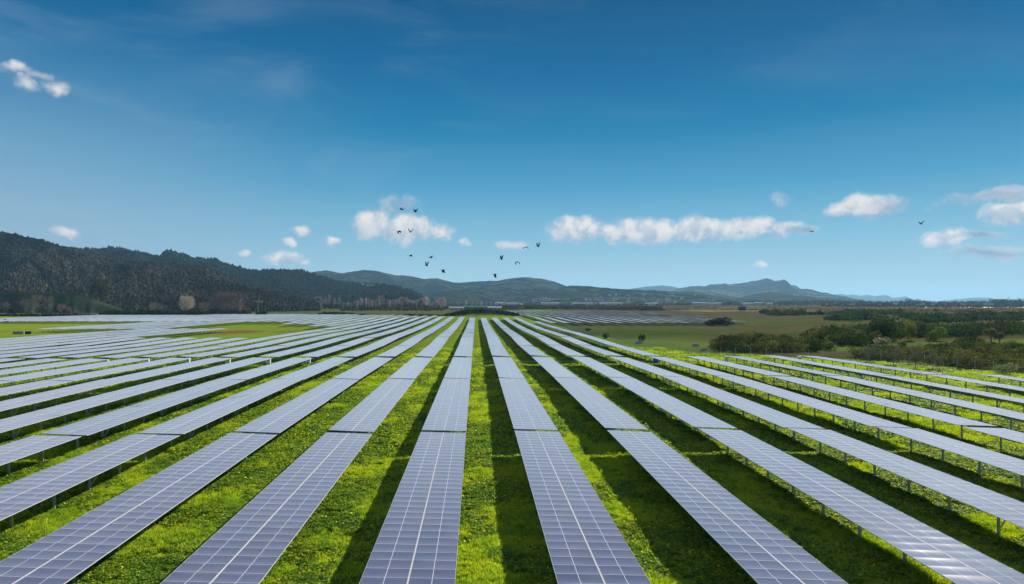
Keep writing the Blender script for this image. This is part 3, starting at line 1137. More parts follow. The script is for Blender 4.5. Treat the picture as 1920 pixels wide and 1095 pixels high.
def table_rot(x, y0):
    z0, z1 = float(gz0(x, y0)), float(gz0(x, y0 + TL))
    zc = (z0 + z1) / 2
    return zc, math.atan2(z1 - z0, TL)


cnt = {}
for t_ in sorted(tabs, key=lambda t: (t['blk'] != 'main', t['k'], t['y0'])):
    key = (t_['blk'], t_['k'])
    cnt[key] = cnt.get(key, 0) + 1
    t_['n'] = cnt[key]
PARTS_BEYOND = 330.0
near_set, mid_set = [], []
far_items = []


def new_empty(name, loc, rot=(0, 0, 0)):
    o = bpy.data.objects.new(name, None)
    COL.objects.link(o)
    o.location = loc
    o.rotation_euler = rot
    o.empty_display_size = .3
    return o


MOD_X = TW / 4 + .015
for n_i, t_ in enumerate(tabs):
    k, y0, blk = t_['k'], t_['y0'], t_['blk']
    x = rx(k)
    zc, pitch = table_rot(x, y0)
    hv = hash2(np.array([k + 100]), np.array([int(y0)]), 5)[0]
    hv2 = hash2(np.array([k + 300]), np.array([int(y0)]), 9)[0]
    roll = R(1.5) * (hv - .5)
    if blk == 'left' and y0 > 450:
        roll += R(1.0)
    pitch2 = pitch + R(.35) * (hv2 - .5)
    loc = (x, y0 + TL / 2, zc)
    rot = (pitch2, roll, 0)
    if n_i >= NIND:
        far_items.append((loc, rot))
        continue
    if blk == 'main':
        side = "left" if k <= 0 else "right"
        rown = (1 - k) if k <= 0 else k
        pos = f"{ordn(t_['n'])} from the front in the {ordn(rown)} row {side} of the middle grass lane"
    elif blk == 'left':
        pos = f"{ordn(t_['n'])} from the front, row {ordn(-k - 16)} from the right in the far left block"
    else:
        pos = f"{ordn(t_['n'])} from the front, row {ordn(k - 5)} from the left in the far right block"
    label = "solar table, " + pos
    dist = t_['d']
    if dist > PARTS_BEYOND:
        o = ob("solar_table", FAR_TABLE, None, loc, rot)
        tag(o, label, "solar panel", "long solar tables standing in parallel rows")
        continue
    root = new_empty("solar_table", loc, rot)
    tag(root, label, "solar panel", "long solar tables standing in parallel rows")
    if y0 < 70:
        for j in range(NM):
            for s in (-1, 1):
                m = ob("solar_module", MODULE, root)
                v = ROT_T @ Vector((s * MOD_X, -TL / 2 + (j + .5) * MP, 0))
                m.location = (v.x, v.y, v.z + TZ)
                e1, e2 = rng.normal() * .0030, rng.normal() * .0026
                m.rotation_euler = (e1, TILT + e2, 0)
    else:
        ob("module_bed", BED, root)
    ob("support_frame", FRAME, root)
    for i, y in enumerate(post_y):
        ob("post", POST, root, (0, y, 0))
        if i in brace_i:
            ob("brace", BRACE, root, (0, y, 0))

# the remaining hundreds of far tables in ONE object
if far_items:
    me = FAR_TABLE
    nv = len(me.vertices)
    v = np.zeros(nv * 3, np.float32); me.vertices.foreach_get("co", v); v = v.reshape(-1, 3)
    li = np.zeros(len(me.loops), np.int32); me.loops.foreach_get("vertex_index", li)
    uvd = np.zeros((nv, 2), np.float32)
    u = np.zeros(len(me.loops) * 2, np.float32); me.uv_layers[0].data.foreach_get("uv", u)
    uvd[li] = u.reshape(-1, 2)
    mi = np.zeros(len(me.polygons), np.int32); me.polygons.foreach_get("material_index", mi)
    q = li.reshape(-1, 4)
    Vs, Fs = [], []
    for i, (loc, rot) in enumerate(far_items):
        M = np.array(Euler(rot).to_matrix())
        Vs.append(v @ M.T + np.array(loc)); Fs.append(q + i * nv)
    me2 = mk_mesh("far_solar_tables", np.concatenate(Vs), np.concatenate(Fs), list(me.materials), uv=np.tile(uvd, (len(far_items), 1)), midx=np.tile(mi, len(far_items)))
    tag(ob("distant_solar_tables", me2), "mass of the farthest solar tables at the back of the far left and right blocks", "solar panels", kind='stuff')

# ------------------------------------------------------------------ grass and clover near the camera
def grass_patch(n_leaf, size, kind):
    P = (rng.random((n_leaf, 3)) - .5) * np.array([size, size, 0])
    hump = .05 + .10 * fbm(P[:, 0] * 2.2 + 10, P[:, 1] * 2.2, 5, 3)
    if kind == 0:       # broad clover / dock leaves, mostly facing up
        P[:, 2] = hump * (.5 + .9 * rng.random(n_leaf))
        s = .06 + .10 * rng.random(n_leaf) ** 2
        a = rng.normal(size=(n_leaf, 3)) * np.array([1, 1, .45]); a /= np.linalg.norm(a, axis=1, keepdims=True)
        nrm = rng.normal(size=(n_leaf, 3)) * .42 + np.array([0, 0, 1])
        b = np.cross(nrm, a); b /= np.linalg.norm(b, axis=1, keepdims=True)
        V = np.stack([P - a * s[:, None] * .6, P - b * s[:, None] * .5, P + a * s[:, None] * .6, P + b * s[:, None] * .5], 1).reshape(-1, 3)
        base = np.where(rng.random((n_leaf, 1)) < .16, np.array([[.19, .235, .03]]), np.array([[.080, .145, .020]]))
        C = np.clip(base * (.6 + .8 * rng.random((n_leaf, 1))), 0, 1)
    else:               # soft grass blades
        hgt = (.05 + .30 * np.clip(fbm(P[:, 0] * 3 + 4, P[:, 1] * 3, int(rng.integers(99)), 3) - .25, 0, 1)) * (.6 + .8 * rng.random(n_leaf))
        P[:, 2] = 0
        lean = rng.normal(size=(n_leaf, 3)) * .45
        lean[:, 2] = 1
        lean *= hgt[:, None]
        w = rng.normal(size=(n_leaf, 3)); w[:, 2] = 0
        w /= np.linalg.norm(w, axis=1, keepdims=True)
        w *= .009 + .008 * rng.random((n_leaf, 1))
        V = np.stack([P - w, P + w, P + lean + w * .35, P + lean - w * .35], 1).reshape(-1, 3)
        base = np.where(rng.random((n_leaf, 1)) < .3, np.array([[.20, .26, .03]]), np.array([[.115, .19, .020]]))
        C = np.clip(base * (.65 + .7 * rng.random((n_leaf, 1))), 0, 1)
    return V, np.arange(n_leaf * 4).reshape(-1, 4), np.repeat(C, 4, 0)


SRC = []
for i in range(2):
    V, Fq, C = grass_patch(420, 1.3, 0)
    SRC.append(bpy.data.objects.new("clover_patch", mk_mesh("clover_patch", V, Fq, M_GRASS, col=C)))
for i in range(2):
    V, Fq, C = grass_patch(900, 1.3, 1)
    SRC.append(bpy.data.objects.new("grass_patch", mk_mesh("grass_patch", V, Fq, M_GRASS, col=C)))


def scatter(name, pts, rotz, scl, idx, label):
    me = bpy.data.meshes.new(name)
    me.vertices.add(len(pts))
    me.vertices.foreach_set("co", np.asarray(pts, np.float32).ravel())
    for nm, typ, arr in (("rot", 'FLOAT', rotz), ("scl", 'FLOAT', scl), ("pick", 'INT', idx)):
        a = me.attributes.new(nm, typ, 'POINT')
        a.data.foreach_set("value", np.asarray(arr, np.float32 if typ == 'FLOAT' else np.int32))
    o = ob(name, me)
    ng = bpy.data.node_groups.new(name, 'GeometryNodeTree')
    ng.interface.new_socket("Geometry", in_out='INPUT', socket_type='NodeSocketGeometry')
    ng.interface.new_socket("Geometry", in_out='OUTPUT', socket_type='NodeSocketGeometry')
    gi, go = ng.nodes.new("NodeGroupInput"), ng.nodes.new("NodeGroupOutput")
    g2i = ng.nodes.new("GeometryNodeGeometryToInstance")
    for s in reversed(SRC):
        oi = ng.nodes.new("GeometryNodeObjectInfo")
        oi.inputs["Object"].default_value = s
        ng.links.new(oi.outputs["Geometry"], g2i.inputs[0])
    iop = ng.nodes.new("GeometryNodeInstanceOnPoints")
    ng.links.new(gi.outputs[0], iop.inputs["Points"])
    ng.links.new(g2i.outputs[0], iop.inputs["Instance"])
    iop.inputs["Pick Instance"].default_value = True
    def attr(nm, typ):
        n = ng.nodes.new("GeometryNodeInputNamedAttribute")
        n.data_type = typ
        n.inputs[0].default_value = nm
        return n.outputs["Attribute"]
    ng.links.new(attr("pick", 'INT'), iop.inputs["Instance Index"])
    cx = ng.nodes.new("ShaderNodeCombineXYZ")
    ng.links.new(attr("rot", 'FLOAT'), cx.inputs[2])
    ng.links.new(cx.outputs[0], iop.inputs["Rotation"])
    ng.links.new(attr("scl", 'FLOAT'), iop.inputs["Scale"])
    ng.links.new(iop.outputs[0], go.inputs[0])
    md = o.modifiers.new("scatter", 'NODES')
    md.node_group = ng
    tag(o, label, "grass", kind='stuff')
    return o


def grass_points():
    out = []
    for (ya, yb, st, sc) in ((24, 64, .95, 1.0), (64, 112, 1.3, 1.35), (112, 205, 1.95, 1.8)):
        ys = np.arange(ya, yb, st)
        xs = np.arange(-130, 150, st)
        X, Y = np.meshgrid(xs, ys)
        X = X.ravel() + (rng.random(X.size) - .5) * st * .8
        Y = Y.ravel() + (rng.random(Y.size) - .5) * st * .8
        P = to_px(np.stack([X, Y, np.zeros_like(X)], 1))
        m = (P[:, 0] > -60) & (P[:, 0] < 1980) & (P[:, 1] < 1200) & (P[:, 2] > 5)
        fx = np.interp(Y, [84, 120, 152, 167, 178, 205], [107, 99, 87, 74, 59, 53])
        m &= X < fx
        X, Y = X[m], Y[m]
        kind = (fbm(X / 3.2 + 40, Y / 4.5, 77, 4) + .10 * (rng.random(len(X)) - .5) > .56).astype(int)
        idx = kind * 2 + rng.integers(0, 2, len(X))
        s = sc * (.8 + .5 * rng.random(len(X)))
        out.append((np.stack([X, Y, gz(X, Y) - .01], 1), rng.random(len(X)) * 6.283, s, idx))
    return [np.concatenate(a) for a in zip(*out)]


gp = grass_points()
scatter("grass", gp[0], gp[1], gp[2], gp[3], "bright green grass and clover growing between and under the solar tables")


# ------------------------------------------------------------------ scrub, trees and hedges
def inpoly(x, y, poly):
    ins = np.zeros(len(x), bool)
    n = len(poly)
    for i in range(n):
        x0, y0 = poly[i]; x1, y1 = poly[(i + 1) % n]
        c = ((y0 > y) != (y1 > y)) & (x < (x1 - x0) * (y - y0) / (y1 - y0 + 1e-12) + x0)
        ins ^= c
    return ins


def poly_points(poly, spacing):
    G = np.array([tuple(on_ground(a, b))[:2] for a, b in poly])
    x0, y0 = G.min(0); x1, y1 = G.max(0)
    nx, ny = max(1, int((x1 - x0) / spacing)), max(1, int((y1 - y0) / spacing))
    X, Y = np.meshgrid(x0 + (np.arange(nx) + .5) * spacing, y0 + (np.arange(ny) + .5) * spacing)
    X = X.ravel() + (rng.random(X.size) - .5) * spacing; Y = Y.ravel() + (rng.random(Y.size) - .5) * spacing
    m = inpoly(X, Y, G.tolist())
    return X[m], Y[m]


BROWN, DKG, OLV = (.062, .062, .032), (.045, .075, .028), (.12, .13, .05)
def thicket(name, polys, spacing, h, w, nleaf, leaf, label, cat="scrub", cols=(BROWN, DKG, OLV), holes=.0):
    parts = []
    for poly in polys:
        X, Y = poly_points(poly, spacing)
        dens = fbm(X / (w * 5) + 7, Y / (w * 5), 55, 3)
        for x, y, d in zip(X, Y, dens):
            if d < holes:
                continue
            base = np.array(cols[0]) if d < .42 else np.array(cols[1]) if d < .56 else np.array(cols[2 % len(cols)])
            if rng.random() < .25:
                base = np.array(cols[rng.integers(0, len(cols))])
            sc = .6 + .8 * rng.random()
            V, Fq, C = bush_arrays(nleaf, h * sc, w * (.7 + .6 * rng.random()), base * (.75 + .5 * rng.random()), leaf, 5)
            parts.append((V + np.array([x, y, float(gz(x, y)) - .1]), Fq, C))
    V, Fq, C = merge(parts)
    return tag(ob(name, mk_mesh(name, V, Fq, M_LEAF, col=C)), label, cat, kind='stuff')


thicket("scrub", [[(1338, 655), (1362, 642), (1420, 638), (1500, 645), (1555, 655), (1545, 660), (1440, 662), (1350, 661)]], 2.6, 2.5, 4.2, 260, .33,
        "low dark scrub thicket on the pasture right of the fence", holes=.30)
thicket("scrub", [[(1505, 636), (1560, 624), (1640, 622), (1700, 628), (1690, 645), (1600, 650), (1560, 648)]], 3.6, 3.6, 4.8, 220, .45,
        "taller dark scrub thicket round the big bush behind the fence", holes=.44)
thicket("scrub", [[(1600, 668), (1690, 650), (1790, 650), (1925, 655), (1925, 702), (1840, 700), (1760, 690), (1700, 675), (1640, 690)]], 3.0, 2.3, 4.2, 240, .30,
        "wide brown and green scrub mass behind the fence at the right edge", holes=.45)
thicket("scrub", [[(1560, 628), (1700, 620), (1820, 622), (1925, 612), (1925, 628), (1850, 632), (1720, 634), (1600, 636)]], 5.5, 4.6, 7.5, 170, .6,
        "dark hedge-like scrub strip rising to the right edge of the pasture", cols=(BROWN, DKG, DKG), holes=.42)
thicket("scrub", [[(1680, 598), (1800, 593), (1925, 591), (1925, 602), (1820, 603), (1740, 606)], [(1540, 600), (1640, 598), (1640, 601), (1540, 603)],
        [(1440, 589), (1700, 586), (1700, 590), (1440, 592)], [(1290, 611), (1430, 610), (1560, 612), (1700, 609), (1700, 612), (1440, 615)]],
        11, 5.0, 13, 130, 1.3, "far scattered dark scrub across the marsh and far pasture", cols=(BROWN, DKG, DKG), holes=.50)

thicket("reeds", [[(1040, 578.5), (1250, 580), (1500, 583), (1925, 586), (1925, 579), (1500, 576), (1240, 573.5), (1100, 574)]],
        24, 3.0, 26, 60, 2.4, "dry tan reeds and low brown brush covering the marsh before the inlet", "reeds", ((.27, .20, .11), (.20, .15, .09), (.10, .085, .045)), .30)
thicket("brush", [[(930, 581), (1060, 580), (1240, 583), (1240, 578), (1060, 575.5), (930, 576)]],
        17, 5.5, 17, 90, 1.9, "dark brown brush strip beyond the far right block of solar tables", "brush", ((.06, .045, .03), (.035, .04, .022), (.09, .06, .04)), .25)


def single_bush(px, py, h, w, base, label, n=900, leaf=.3, name="bush"):
    g = on_ground(px, py)
    V, Fq, C = bush_arrays(n, h, w, base, leaf, 8)
    o = ob(name, mk_mesh(name, V, Fq, M_LEAF, col=C), None, (g.x, g.y, float(gz(g.x, g.y)) - .05))
    return tag(o, label, "bush")


single_bush(1652, 640, 9, 11, DKG, "largest dark round bush standing out of the scrub on the right", 2600, .5)
single_bush(1655, 650, 3.2, 4.5, (.34, .29, .27), "pale pinkish flowering bush below the largest dark bush", 700, .35)
single_bush(1708, 640, 7.5, 4, (.17, .20, .04), "tall slim yellow-green bush in the scrub", 900, .4)
single_bush(1748, 641, 4.2, 5.0, (.12, .17, .04), "duller of the two round light green bushes in the scrub", 800, .35)
single_bush(1762, 640, 5.2, 5.0, (.14, .24, .05), "brighter of the two round light green bushes in the scrub", 900, .35)
single_bush(1885, 708, 2.3, 3.8, (.22, .26, .17), "pale grey-green shrub right behind the fence near the right edge", 900, .18)
single_bush(1815, 652, 4.6, 6, DKG, "dark round bush on the grass above the right scrub mass", 900, .4)
single_bush(1333, 609.0, 4.2, 9, (.045, .05, .03), "left one of the two dark round bushes by the far right block", 500, .8)
single_bush(1355, 609.5, 5.2, 12, (.045, .05, .03), "right one of the two dark round bushes by the far right block", 700, .8)
single_bush(1390, 582.5, 8, 15, (.05, .05, .03), "lone dark round bush on the tan reeds", 400, 1.6)
single_bush(1432, 588, 6, 12, (.05, .05, .03), "small dark bush at the near edge of the reeds", 400, 1.2)
single_bush(1137, 634.5, 1.9, 3.0, (.06, .08, .03), "small lone bush behind the fence on the near pasture", 300, .3)
single_bush(1204, 641.5, 2.6, 3.0, (.06, .065, .03), "small dark bush beside the water trough", 400, .3)
single_bush(1103, 619, 1.6, 3.2, (.03, .04, .02), "tiny dark bush far out on the pasture by the fence", 200, .4)


# cabbage trees (palm-like heads) in the right scrub
def cabbage_tree(px, py, h, label):
    g = on_ground(px, py)
    root = new_empty("cabbage_tree", (g.x, g.y, float(gz(g.x, g.y))))
    tag(root, label, "tree")
    mbt = MB()
    heads = []
    mbt.tube([(0, 0, -.2), (.1, 0, h * .45), (.15, .1, h * .55)], [.28, .2, .18])
    for (a, l) in ((.3, .38), (2.4, .34), (4.4, .40)):
        e = (math.cos(a) * h * .2, math.sin(a) * h * .2, h * (.55 + l))
        mbt.tube([(.15, .1, h * .55), e], [.15, .1])
        heads.append(e)
    ob("trunk", mbt.mesh("trunk", M_BARK), root)
    parts = []
    for e in heads:
        n = 110
        d = rng.normal(size=(n, 3)); d[:, 2] += .25
        d /= np.linalg.norm(d, axis=1, keepdims=True)
        w = np.cross(d, np.array([.3, .5, .8])); w /= np.linalg.norm(w, axis=1, keepdims=True)
        e = np.array(e); L = 1.25
        V = np.stack([e + d * .1 - w * .03, e + d * L * .5 - w * .07, e + d * L + [0, 0, -.15], e + d * L * .5 + w * .07], 1).reshape(-1, 3)
        parts.append((V, np.arange(n * 4).reshape(-1, 4), np.repeat(vary((.13, .15, .06), n, .3), 4, 0)))
    V, Fq, C = merge(parts)
    ob("crown", mk_mesh("crown", V, Fq, M_LEAF, col=C), root)


cabbage_tree(1858, 652, 5.4, "taller cabbage tree with spiky heads in the scrub at right")
cabbage_tree(1874, 653, 4.2, "shorter cabbage tree with spiky heads in the scrub at right")


def bare_tree(px, py, Y, h, w, twig, label, cat="tree", parts=True, group=None, n1=26, n2=10, n3=7, th=.05, name="bare_tree", upward=1.1, z=None):
    g = at_dist(px, py, Y) if Y else on_ground(px, py)
    zz = float(gz(g.x, g.y)) if z is None else z
    V, Fq, C, ns = bare_tree_arrays(h, w, twig, n1, n2, n3, upward, th, rmin=.036 if Y else .018)
    if not parts:
        o = ob(name, mk_mesh(name, V, Fq, M_TREEVAR, col=C), None, (g.x, g.y, zz))
        return tag(o, label, cat, group)
    root = new_empty(name, (g.x, g.y, zz))
    tag(root, label, cat, group)
    mbt = MB()
    mbt.tube([(0, 0, -.4), (0, 0, h * .1), (w * .01, 0, h * .35), (0, w * .01, h * .62), (0, 0, h * .85)], [th * h * .42, th * h * .3, th * h * .22, th * h * .12, th * h * .03], 7)
    ob("trunk", mbt.mesh("trunk", M_BARK), root)
    ob("crown", mk_mesh("crown", V[6:], Fq[(Fq >= 6).all(1)] - 6, M_TWIG, col=C[6:]), root)
    return root


PINK, PALE, GREYB = (.30, .23, .20), (.42, .37, .32), (.17, .145, .13)
RB = "small bare trees along the fence at right"
bare_tree(1632, 684, None, 3.9, 4.4, (.22, .205, .16), "leftmost of the small bare trees behind the fence at right", group=RB, n1=22, n2=9, n3=5, th=.05)
bare_tree(1675, 689, None, 4.6, 3.8, (.22, .205, .16), "second from the left of the small bare trees behind the fence", group=RB, n1=22, n2=9, n3=5, th=.05)
bare_tree(1717, 695, None, 5.2, 4.6, (.22, .205, .16), "third from the left, tallest of the small bare trees behind the fence", group=RB, n1=24, n2=9, n3=5, th=.05)
bare_tree(1757, 697, None, 3.8, 4.0, (.22, .205, .16), "fourth from the left of the small bare trees behind the fence", group=RB, n1=20, n2=9, n3=5, th=.05)
bare_tree(1798, 695, None, 3.0, 3.2, (.22, .205, .16), "rightmost of the small bare trees behind the fence", group=RB, n1=20, n2=8, n3=5, th=.05)

bare_tree(428, 590, 690, 25, 34, (.17, .15, .14), "huge round bare tree behind the hedge on the left", n1=80, n2=18, n3=9, th=.03, upward=.35)
bare_tree(350, 590, 690, 22, 15, (.42, .38, .33), "pale conical bare tree behind the hedge on the left", n1=60, n2=14, n3=8, th=.035, upward=.6)
bare_tree(383, 590, 720, 15, 13, (.22, .18, .16), "smaller grey bare tree between the pale and the huge one", n1=34, n2=12, n3=7, th=.035, upward=.5)
bare_tree(452, 590, 700, 18, 8, (.30, .26, .22), "slim pale bare tree at the right edge of the huge one", n1=30, n2=10, n3=6, th=.035, upward=1.6)
bare_tree(292, 590, 740, 14, 17, (.24, .20, .15), "low rounded bare tree at the left end of the hedge", n1=34, n2=12, n3=7, th=.035, upward=.4)
LG = "bare trees before the grassy mound"
for i, (px, h, w, tw) in enumerate([(8, 15, 12, GREYB), (46, 19, 13, GREYB), (70, 23, 15, (.22, .18, .16)), (90, 22, 12, (.20, .17, .15)), (115, 13, 10, (.26, .19, .16)), (130, 9, 6, (.22, .18, .14))]):
    bare_tree(px, 590, 770, h, w, tw, f"grey bare tree, {ORD[i]} from the left before the grassy mound", group=LG, n1=30, n2=11, n3=7, th=.035, upward=.8)
POP = [bare_tree_arrays(24, 6.5, (.44, .39, .36), 30, 7, 4, 2.6, .05, rmin=.10)[:3], bare_tree_arrays(24, 12, (.38, .30, .26), 40, 8, 5, 1.3, .05, rmin=.10)[:3], bare_tree_arrays(24, 8.5, (.46, .41, .38), 34, 7, 4, 2.0, .05, rmin=.12)[:3]]
POPM = [mk_mesh("bare_poplar", V, Fq, M_TREEVAR, col=C) for V, Fq, C in POP]


FARP = []
for w_ in (7.5, 12, 9):
    V, Fq, C, _n = bare_tree_arrays(24, w_, (.50, .42, .39), 30, 6, 4, 1.8, .05, rmin=.26)
    FARP.append(mk_mesh("bare_poplar", V, Fq, M_TREEVAR, col=C))


def poplar(px, Y, ptop, kind, label, group, name="bare_poplar", meshes=None, wide=1.0):
    g = at_dist(px, ptop, Y)
    h = g.z
    o = ob(name, (meshes or POPM)[kind], None, (g.x, g.y, 0), (0, 0, rng.random() * 6))
    s = h / 24
    wj = wide * (.7 + .6 * rng.random())
    o.scale = (s * wj, s * wj, s * (.85 + .2 * rng.random()))
    return tag(o, label, "tree", group)


xs = [505, 515, 521, 532, 545, 552, 560, 570, 577, 583, 592, 598, 604, 611, 618, 627, 636]
tops = [557, 555, 556, 561, 559, 554, 557, 558, 555, 556, 553, 554, 557, 555, 552, 556, 558]
for i, (x, t) in enumerate(zip(xs, tops)):
    poplar(x + rng.normal() * .8, 1700 + rng.random() * 60, t, [0, 1, 0, 1, 2][i % 5], f"pale bare poplar, {ordn(i + 1)} from the left in the row below the forested ridge", "poplars below the forested ridge", wide=.95)
xs = list(range(646, 832, 5))
for i, x in enumerate(xs):
    t = 555 + 3 * math.sin(i * .8) + (3 if i < 6 else 0) + rng.random() * 6
    poplar(x + rng.normal(), 1300 + rng.random() * 160, t, int(rng.integers(0, 3)), f"pinkish bare tree, {ordn(i + 1)} from the left in the belt beyond the middle rows", "bare trees beyond the middle rows", "bare_tree", wide=1.15)
for i, x in enumerate([852, 860, 874, 884, 893, 902, 912, 921, 933, 946]):
    poplar(x, 1750 + rng.random() * 200, 560.5 + rng.random() * 4, [1, 0, 2][i % 3], f"reddish bare tree, {ordn(i + 1)} from the left behind the green shed", "bare trees behind the green shed", "bare_tree", wide=1.2)
farrow = [x for x in range(1000, 1092, 6)]
for i, x in enumerate(farrow):
    poplar(x, 3300, 557 + (x - 1000) * .012 + rng.random() * 1.5, 2, f"pink-grey bare poplar, {ordn(i + 1)} from the left in the long row left of the town", "long poplar row left of the town", wide=1.3, meshes=FARP)
for i, (x, t) in enumerate([(1098, 556.5), (1107, 558), (1118, 557), (1126, 556), (1131, 559)]):
    poplar(x, 3200, t, 1, f"rounded pink bare tree, {ordn(i + 1)} from the left between the two long poplar rows", "bare trees between the poplar rows", "bare_tree", wide=1.2, meshes=FARP)
for i, x in enumerate(range(1151, 1208, 6)):
    poplar(x, 3300, 556.5 + rng.random() * 1.2, 2, f"pink-grey bare poplar, {ordn(i + 1)} from the left in the long row over the town", "long poplar row over the town", wide=1.3, meshes=FARP)
for i, (x, t) in enumerate([(1178, 559), (1232, 561), (1240, 561), (1250, 557), (1256, 558), (1266, 562)]):
    poplar(x, 3000, t, 1, f"reddish round bare tree, {ordn(i + 1)} from the left right of the poplar rows", "round bare trees right of the poplar rows", "bare_tree", wide=1.5, meshes=FARP)

# the big green tree on the mound
def leafy_tree(px, py_base, Y, h, w, base, label, z=0.0, n=3200, leaf=.9, name="green_tree", trunk=.2):
    g = at_dist(px, py_base, Y)
    root = new_empty(name, (g.x, g.y, z))
    tag(root, label, "tree")
    mbt = MB()
    mbt.tube([(0, 0, -1), (0, 0, h * .18), (w * .02, 0, h * .5)], [h * .03, h * .022, h * .01], 8)
    for a in (.4, 2.3, 4.1, 5.3):
        mbt.tube([(0, 0, h * .2), (math.cos(a) * w * .22, math.sin(a) * w * .22, h * .55)], [h * .014, h * .005], 6)
    ob("trunk", mbt.mesh("trunk", M_BARK), root)
    lobes = []
    for i in range(16):
        a = rng.random() * 6.28; zf = rng.random()
        rr = w * .36 * math.sqrt(max(.05, 1 - (2 * zf - 1) ** 2)) * (.5 + .5 * rng.random())
        s = w * (.12 + .1 * rng.random())
        lobes.append(((math.cos(a) * rr, math.sin(a) * rr, h * (trunk + .1 + (.82 - trunk) * zf)), (s, s, s * .85)))
    P, k = crown_pts(n, lobes, .45)
    col = np.clip(vary(base, n, .35) * (.7 + .6 * rng.random(16))[k][:, None], 0, 1)
    V, Fq, C = quads_from(P, leaf * (.7 + .6 * rng.random(n)), col=col)
    ob("crown", mk_mesh("crown", V, Fq, M_LEAF, col=C), root)


leafy_tree(184, 562, 990, 27, 30, (.075, .085, .045), "big rounded green tree standing alone on the end of the grassy mound", z=at_dist(184, 566.5, 990).z, leaf=1.3)
V, Fq, C = bush_arrays(500, 7, 6, (.02, .028, .014), .7, 5)
g = on_ground(22, 591.5)
tag(ob("bush", mk_mesh("bush", V, Fq, M_LEAF, col=C), None, (g.x, g.y, 0)), "dark upright bush near the left edge before the bare trees", "bush")


def hedge(px0, px1, Y, ptop, label, cols, dpx=2.4, leaf=.9, n=160, name="hedge", depth=10, base=0.0, kind=None):
    """a continuous planted belt; ptop(x) gives the photo height of its top"""
    parts = []
    x = px0
    while x < px1:
        y = Y + (rng.random() - .5) * depth
        g = at_dist(x, ptop(x), y)
        h = max(1.2, g.z - base) * (.72 + .36 * rng.random())
        w = max(h * .9, dpx * Y / F * 1.7)
        c = np.array(cols[rng.integers(0, len(cols))]) * (.75 + .5 * rng.random())
        V, Fq, C = bush_arrays(n, h, w, c, leaf, 5)
        parts.append((V + np.array([g.x, g.y, float(gz(g.x, g.y)) - .2 + base]), Fq, C))
        x += dpx
    V, Fq, C = merge(parts)
    o = tag(ob(name, mk_mesh(name, V, Fq, M_LEAF, col=C)), label, name.replace('_', ' '), kind=kind)
    return o


lp = lambda pts: (lambda x: float(np.interp(x, [p[0] for p in pts], [p[1] for p in pts])))
hedge(188, 470, 735, lp([(188, 584), (205, 579), (250, 580), (300, 579), (340, 580), (385, 573), (410, 574), (430, 579), (455, 576), (470, 582)]),
      "long ragged dark hedge behind the far left block of solar tables", ((.05, .06, .025), (.035, .045, .02), (.10, .095, .045)), 1.6, .75)
hedge(0, 180, 700, lp([(0, 588), (60, 586), (120, 585), (180, 588)]), "low mottled hedge behind the bright paddock on the left", ((.05, .055, .03), (.14, .13, .10), (.04, .04, .022)), 1.6, .6, 110)
hedge(484, 500, 700, lp([(484, 582), (492, 578), (500, 583)]), "short yellow-green clump right of the long left hedge", ((.11, .12, .03), (.05, .06, .025)), 1.6, .7)
hedge(598, 690, 720, lp([(598, 585), (620, 582), (650, 585), (690, 588)]), "low dark hedge behind the left middle rows", ((.05, .06, .025), (.04, .045, .02)), 1.8, .7, 120)
hedge(738, 840, 700, lp([(738, 590), (760, 587.5), (800, 588.5), (840, 589)]), "thin dark hedge right behind the middle rows", ((.03, .035, .015), (.045, .05, .02)), 1.8, .6, 110)
hedge(838, 972, 668, lp([(838, 588), (862, 583), (875, 579), (900, 581), (930, 582), (972, 587)]), "thick dark hedge on the low mound at the end of the middle rows",
      ((.04, .05, .018), (.03, .038, .015), (.07, .08, .025)), 1.3, .6, 150, depth=26)
hedge(470, 840, 1400, lp([(470, 571), (520, 568), (600, 569), (660, 568), (700, 571), (760, 566), (785, 564), (800, 569), (840, 573)]),
      "dark evergreen tree belt in front of the pink bare trees", ((.028, .038, .02), (.04, .045, .022), (.06, .055, .03)), 2.6, 1.6, 110, "treeline", 120, kind='stuff')
hedge(640, 830, 1150, lp([(640, 577), (700, 575), (750, 576), (830, 577)]), "brownish shrub belt behind the middle rows", ((.09, .075, .04), (.05, .055, .03), (.12, .09, .06)), 2.6, 1.2, 90, "treeline", 120, kind='stuff')
hedge(840, 1280, 2600, lp([(840, 568), (950, 569), (1020, 570), (1100, 568), (1200, 568), (1280, 567)]), "low dark tree belt around the distant white buildings",
      ((.035, .04, .025), (.07, .05, .04), (.05, .05, .03)), 3.2, 3.0, 80, "treeline", 500, kind='stuff')
hedge(1270, 1560, 2500, lp([(1270, 567), (1340, 564), (1360, 561), (1380, 566), (1430, 560), (1480, 562), (1530, 560), (1560, 562)]), "purplish brown distant tree belt beyond the reeds",
      ((.07, .05, .045), (.035, .04, .028), (.09, .06, .055)), 2.6, 2.8, 90, "treeline", 500, kind='stuff')
hedge(1540, 1850, 2000, lp([(1540, 561), (1560, 561), (1600, 562), (1630, 562), (1660, 564), (1700, 560), (1715, 557), (1730, 561), (1760, 563), (1800, 563), (1820, 560), (1850, 563)]),
      "dark tree belt with houses along the shore of the inlet", ((.030, .035, .025), (.04, .045, .028), (.075, .055, .045)), 2.3, 2.2, 100, "treeline", 400, kind='stuff')
hedge(1845, 1935, 2050, lp([(1845, 565), (1880, 560), (1890, 556.5), (1910, 557), (1935, 555)]), "tallest dark tree clump at the right end of the shore", ((.025, .03, .02), (.03, .036, .022)), 2.0, 2.2, 130, "treeline", 300, kind='stuff')
hedge(1540, 1940, 1830, lp([(1540, 571), (1700, 571.5), (1940, 571)]), "low dark shore vegetation along the water's edge", ((.022, .028, .02), (.035, .035, .025)), 2.6, 2.0, 70, "treeline", 60, kind='stuff')

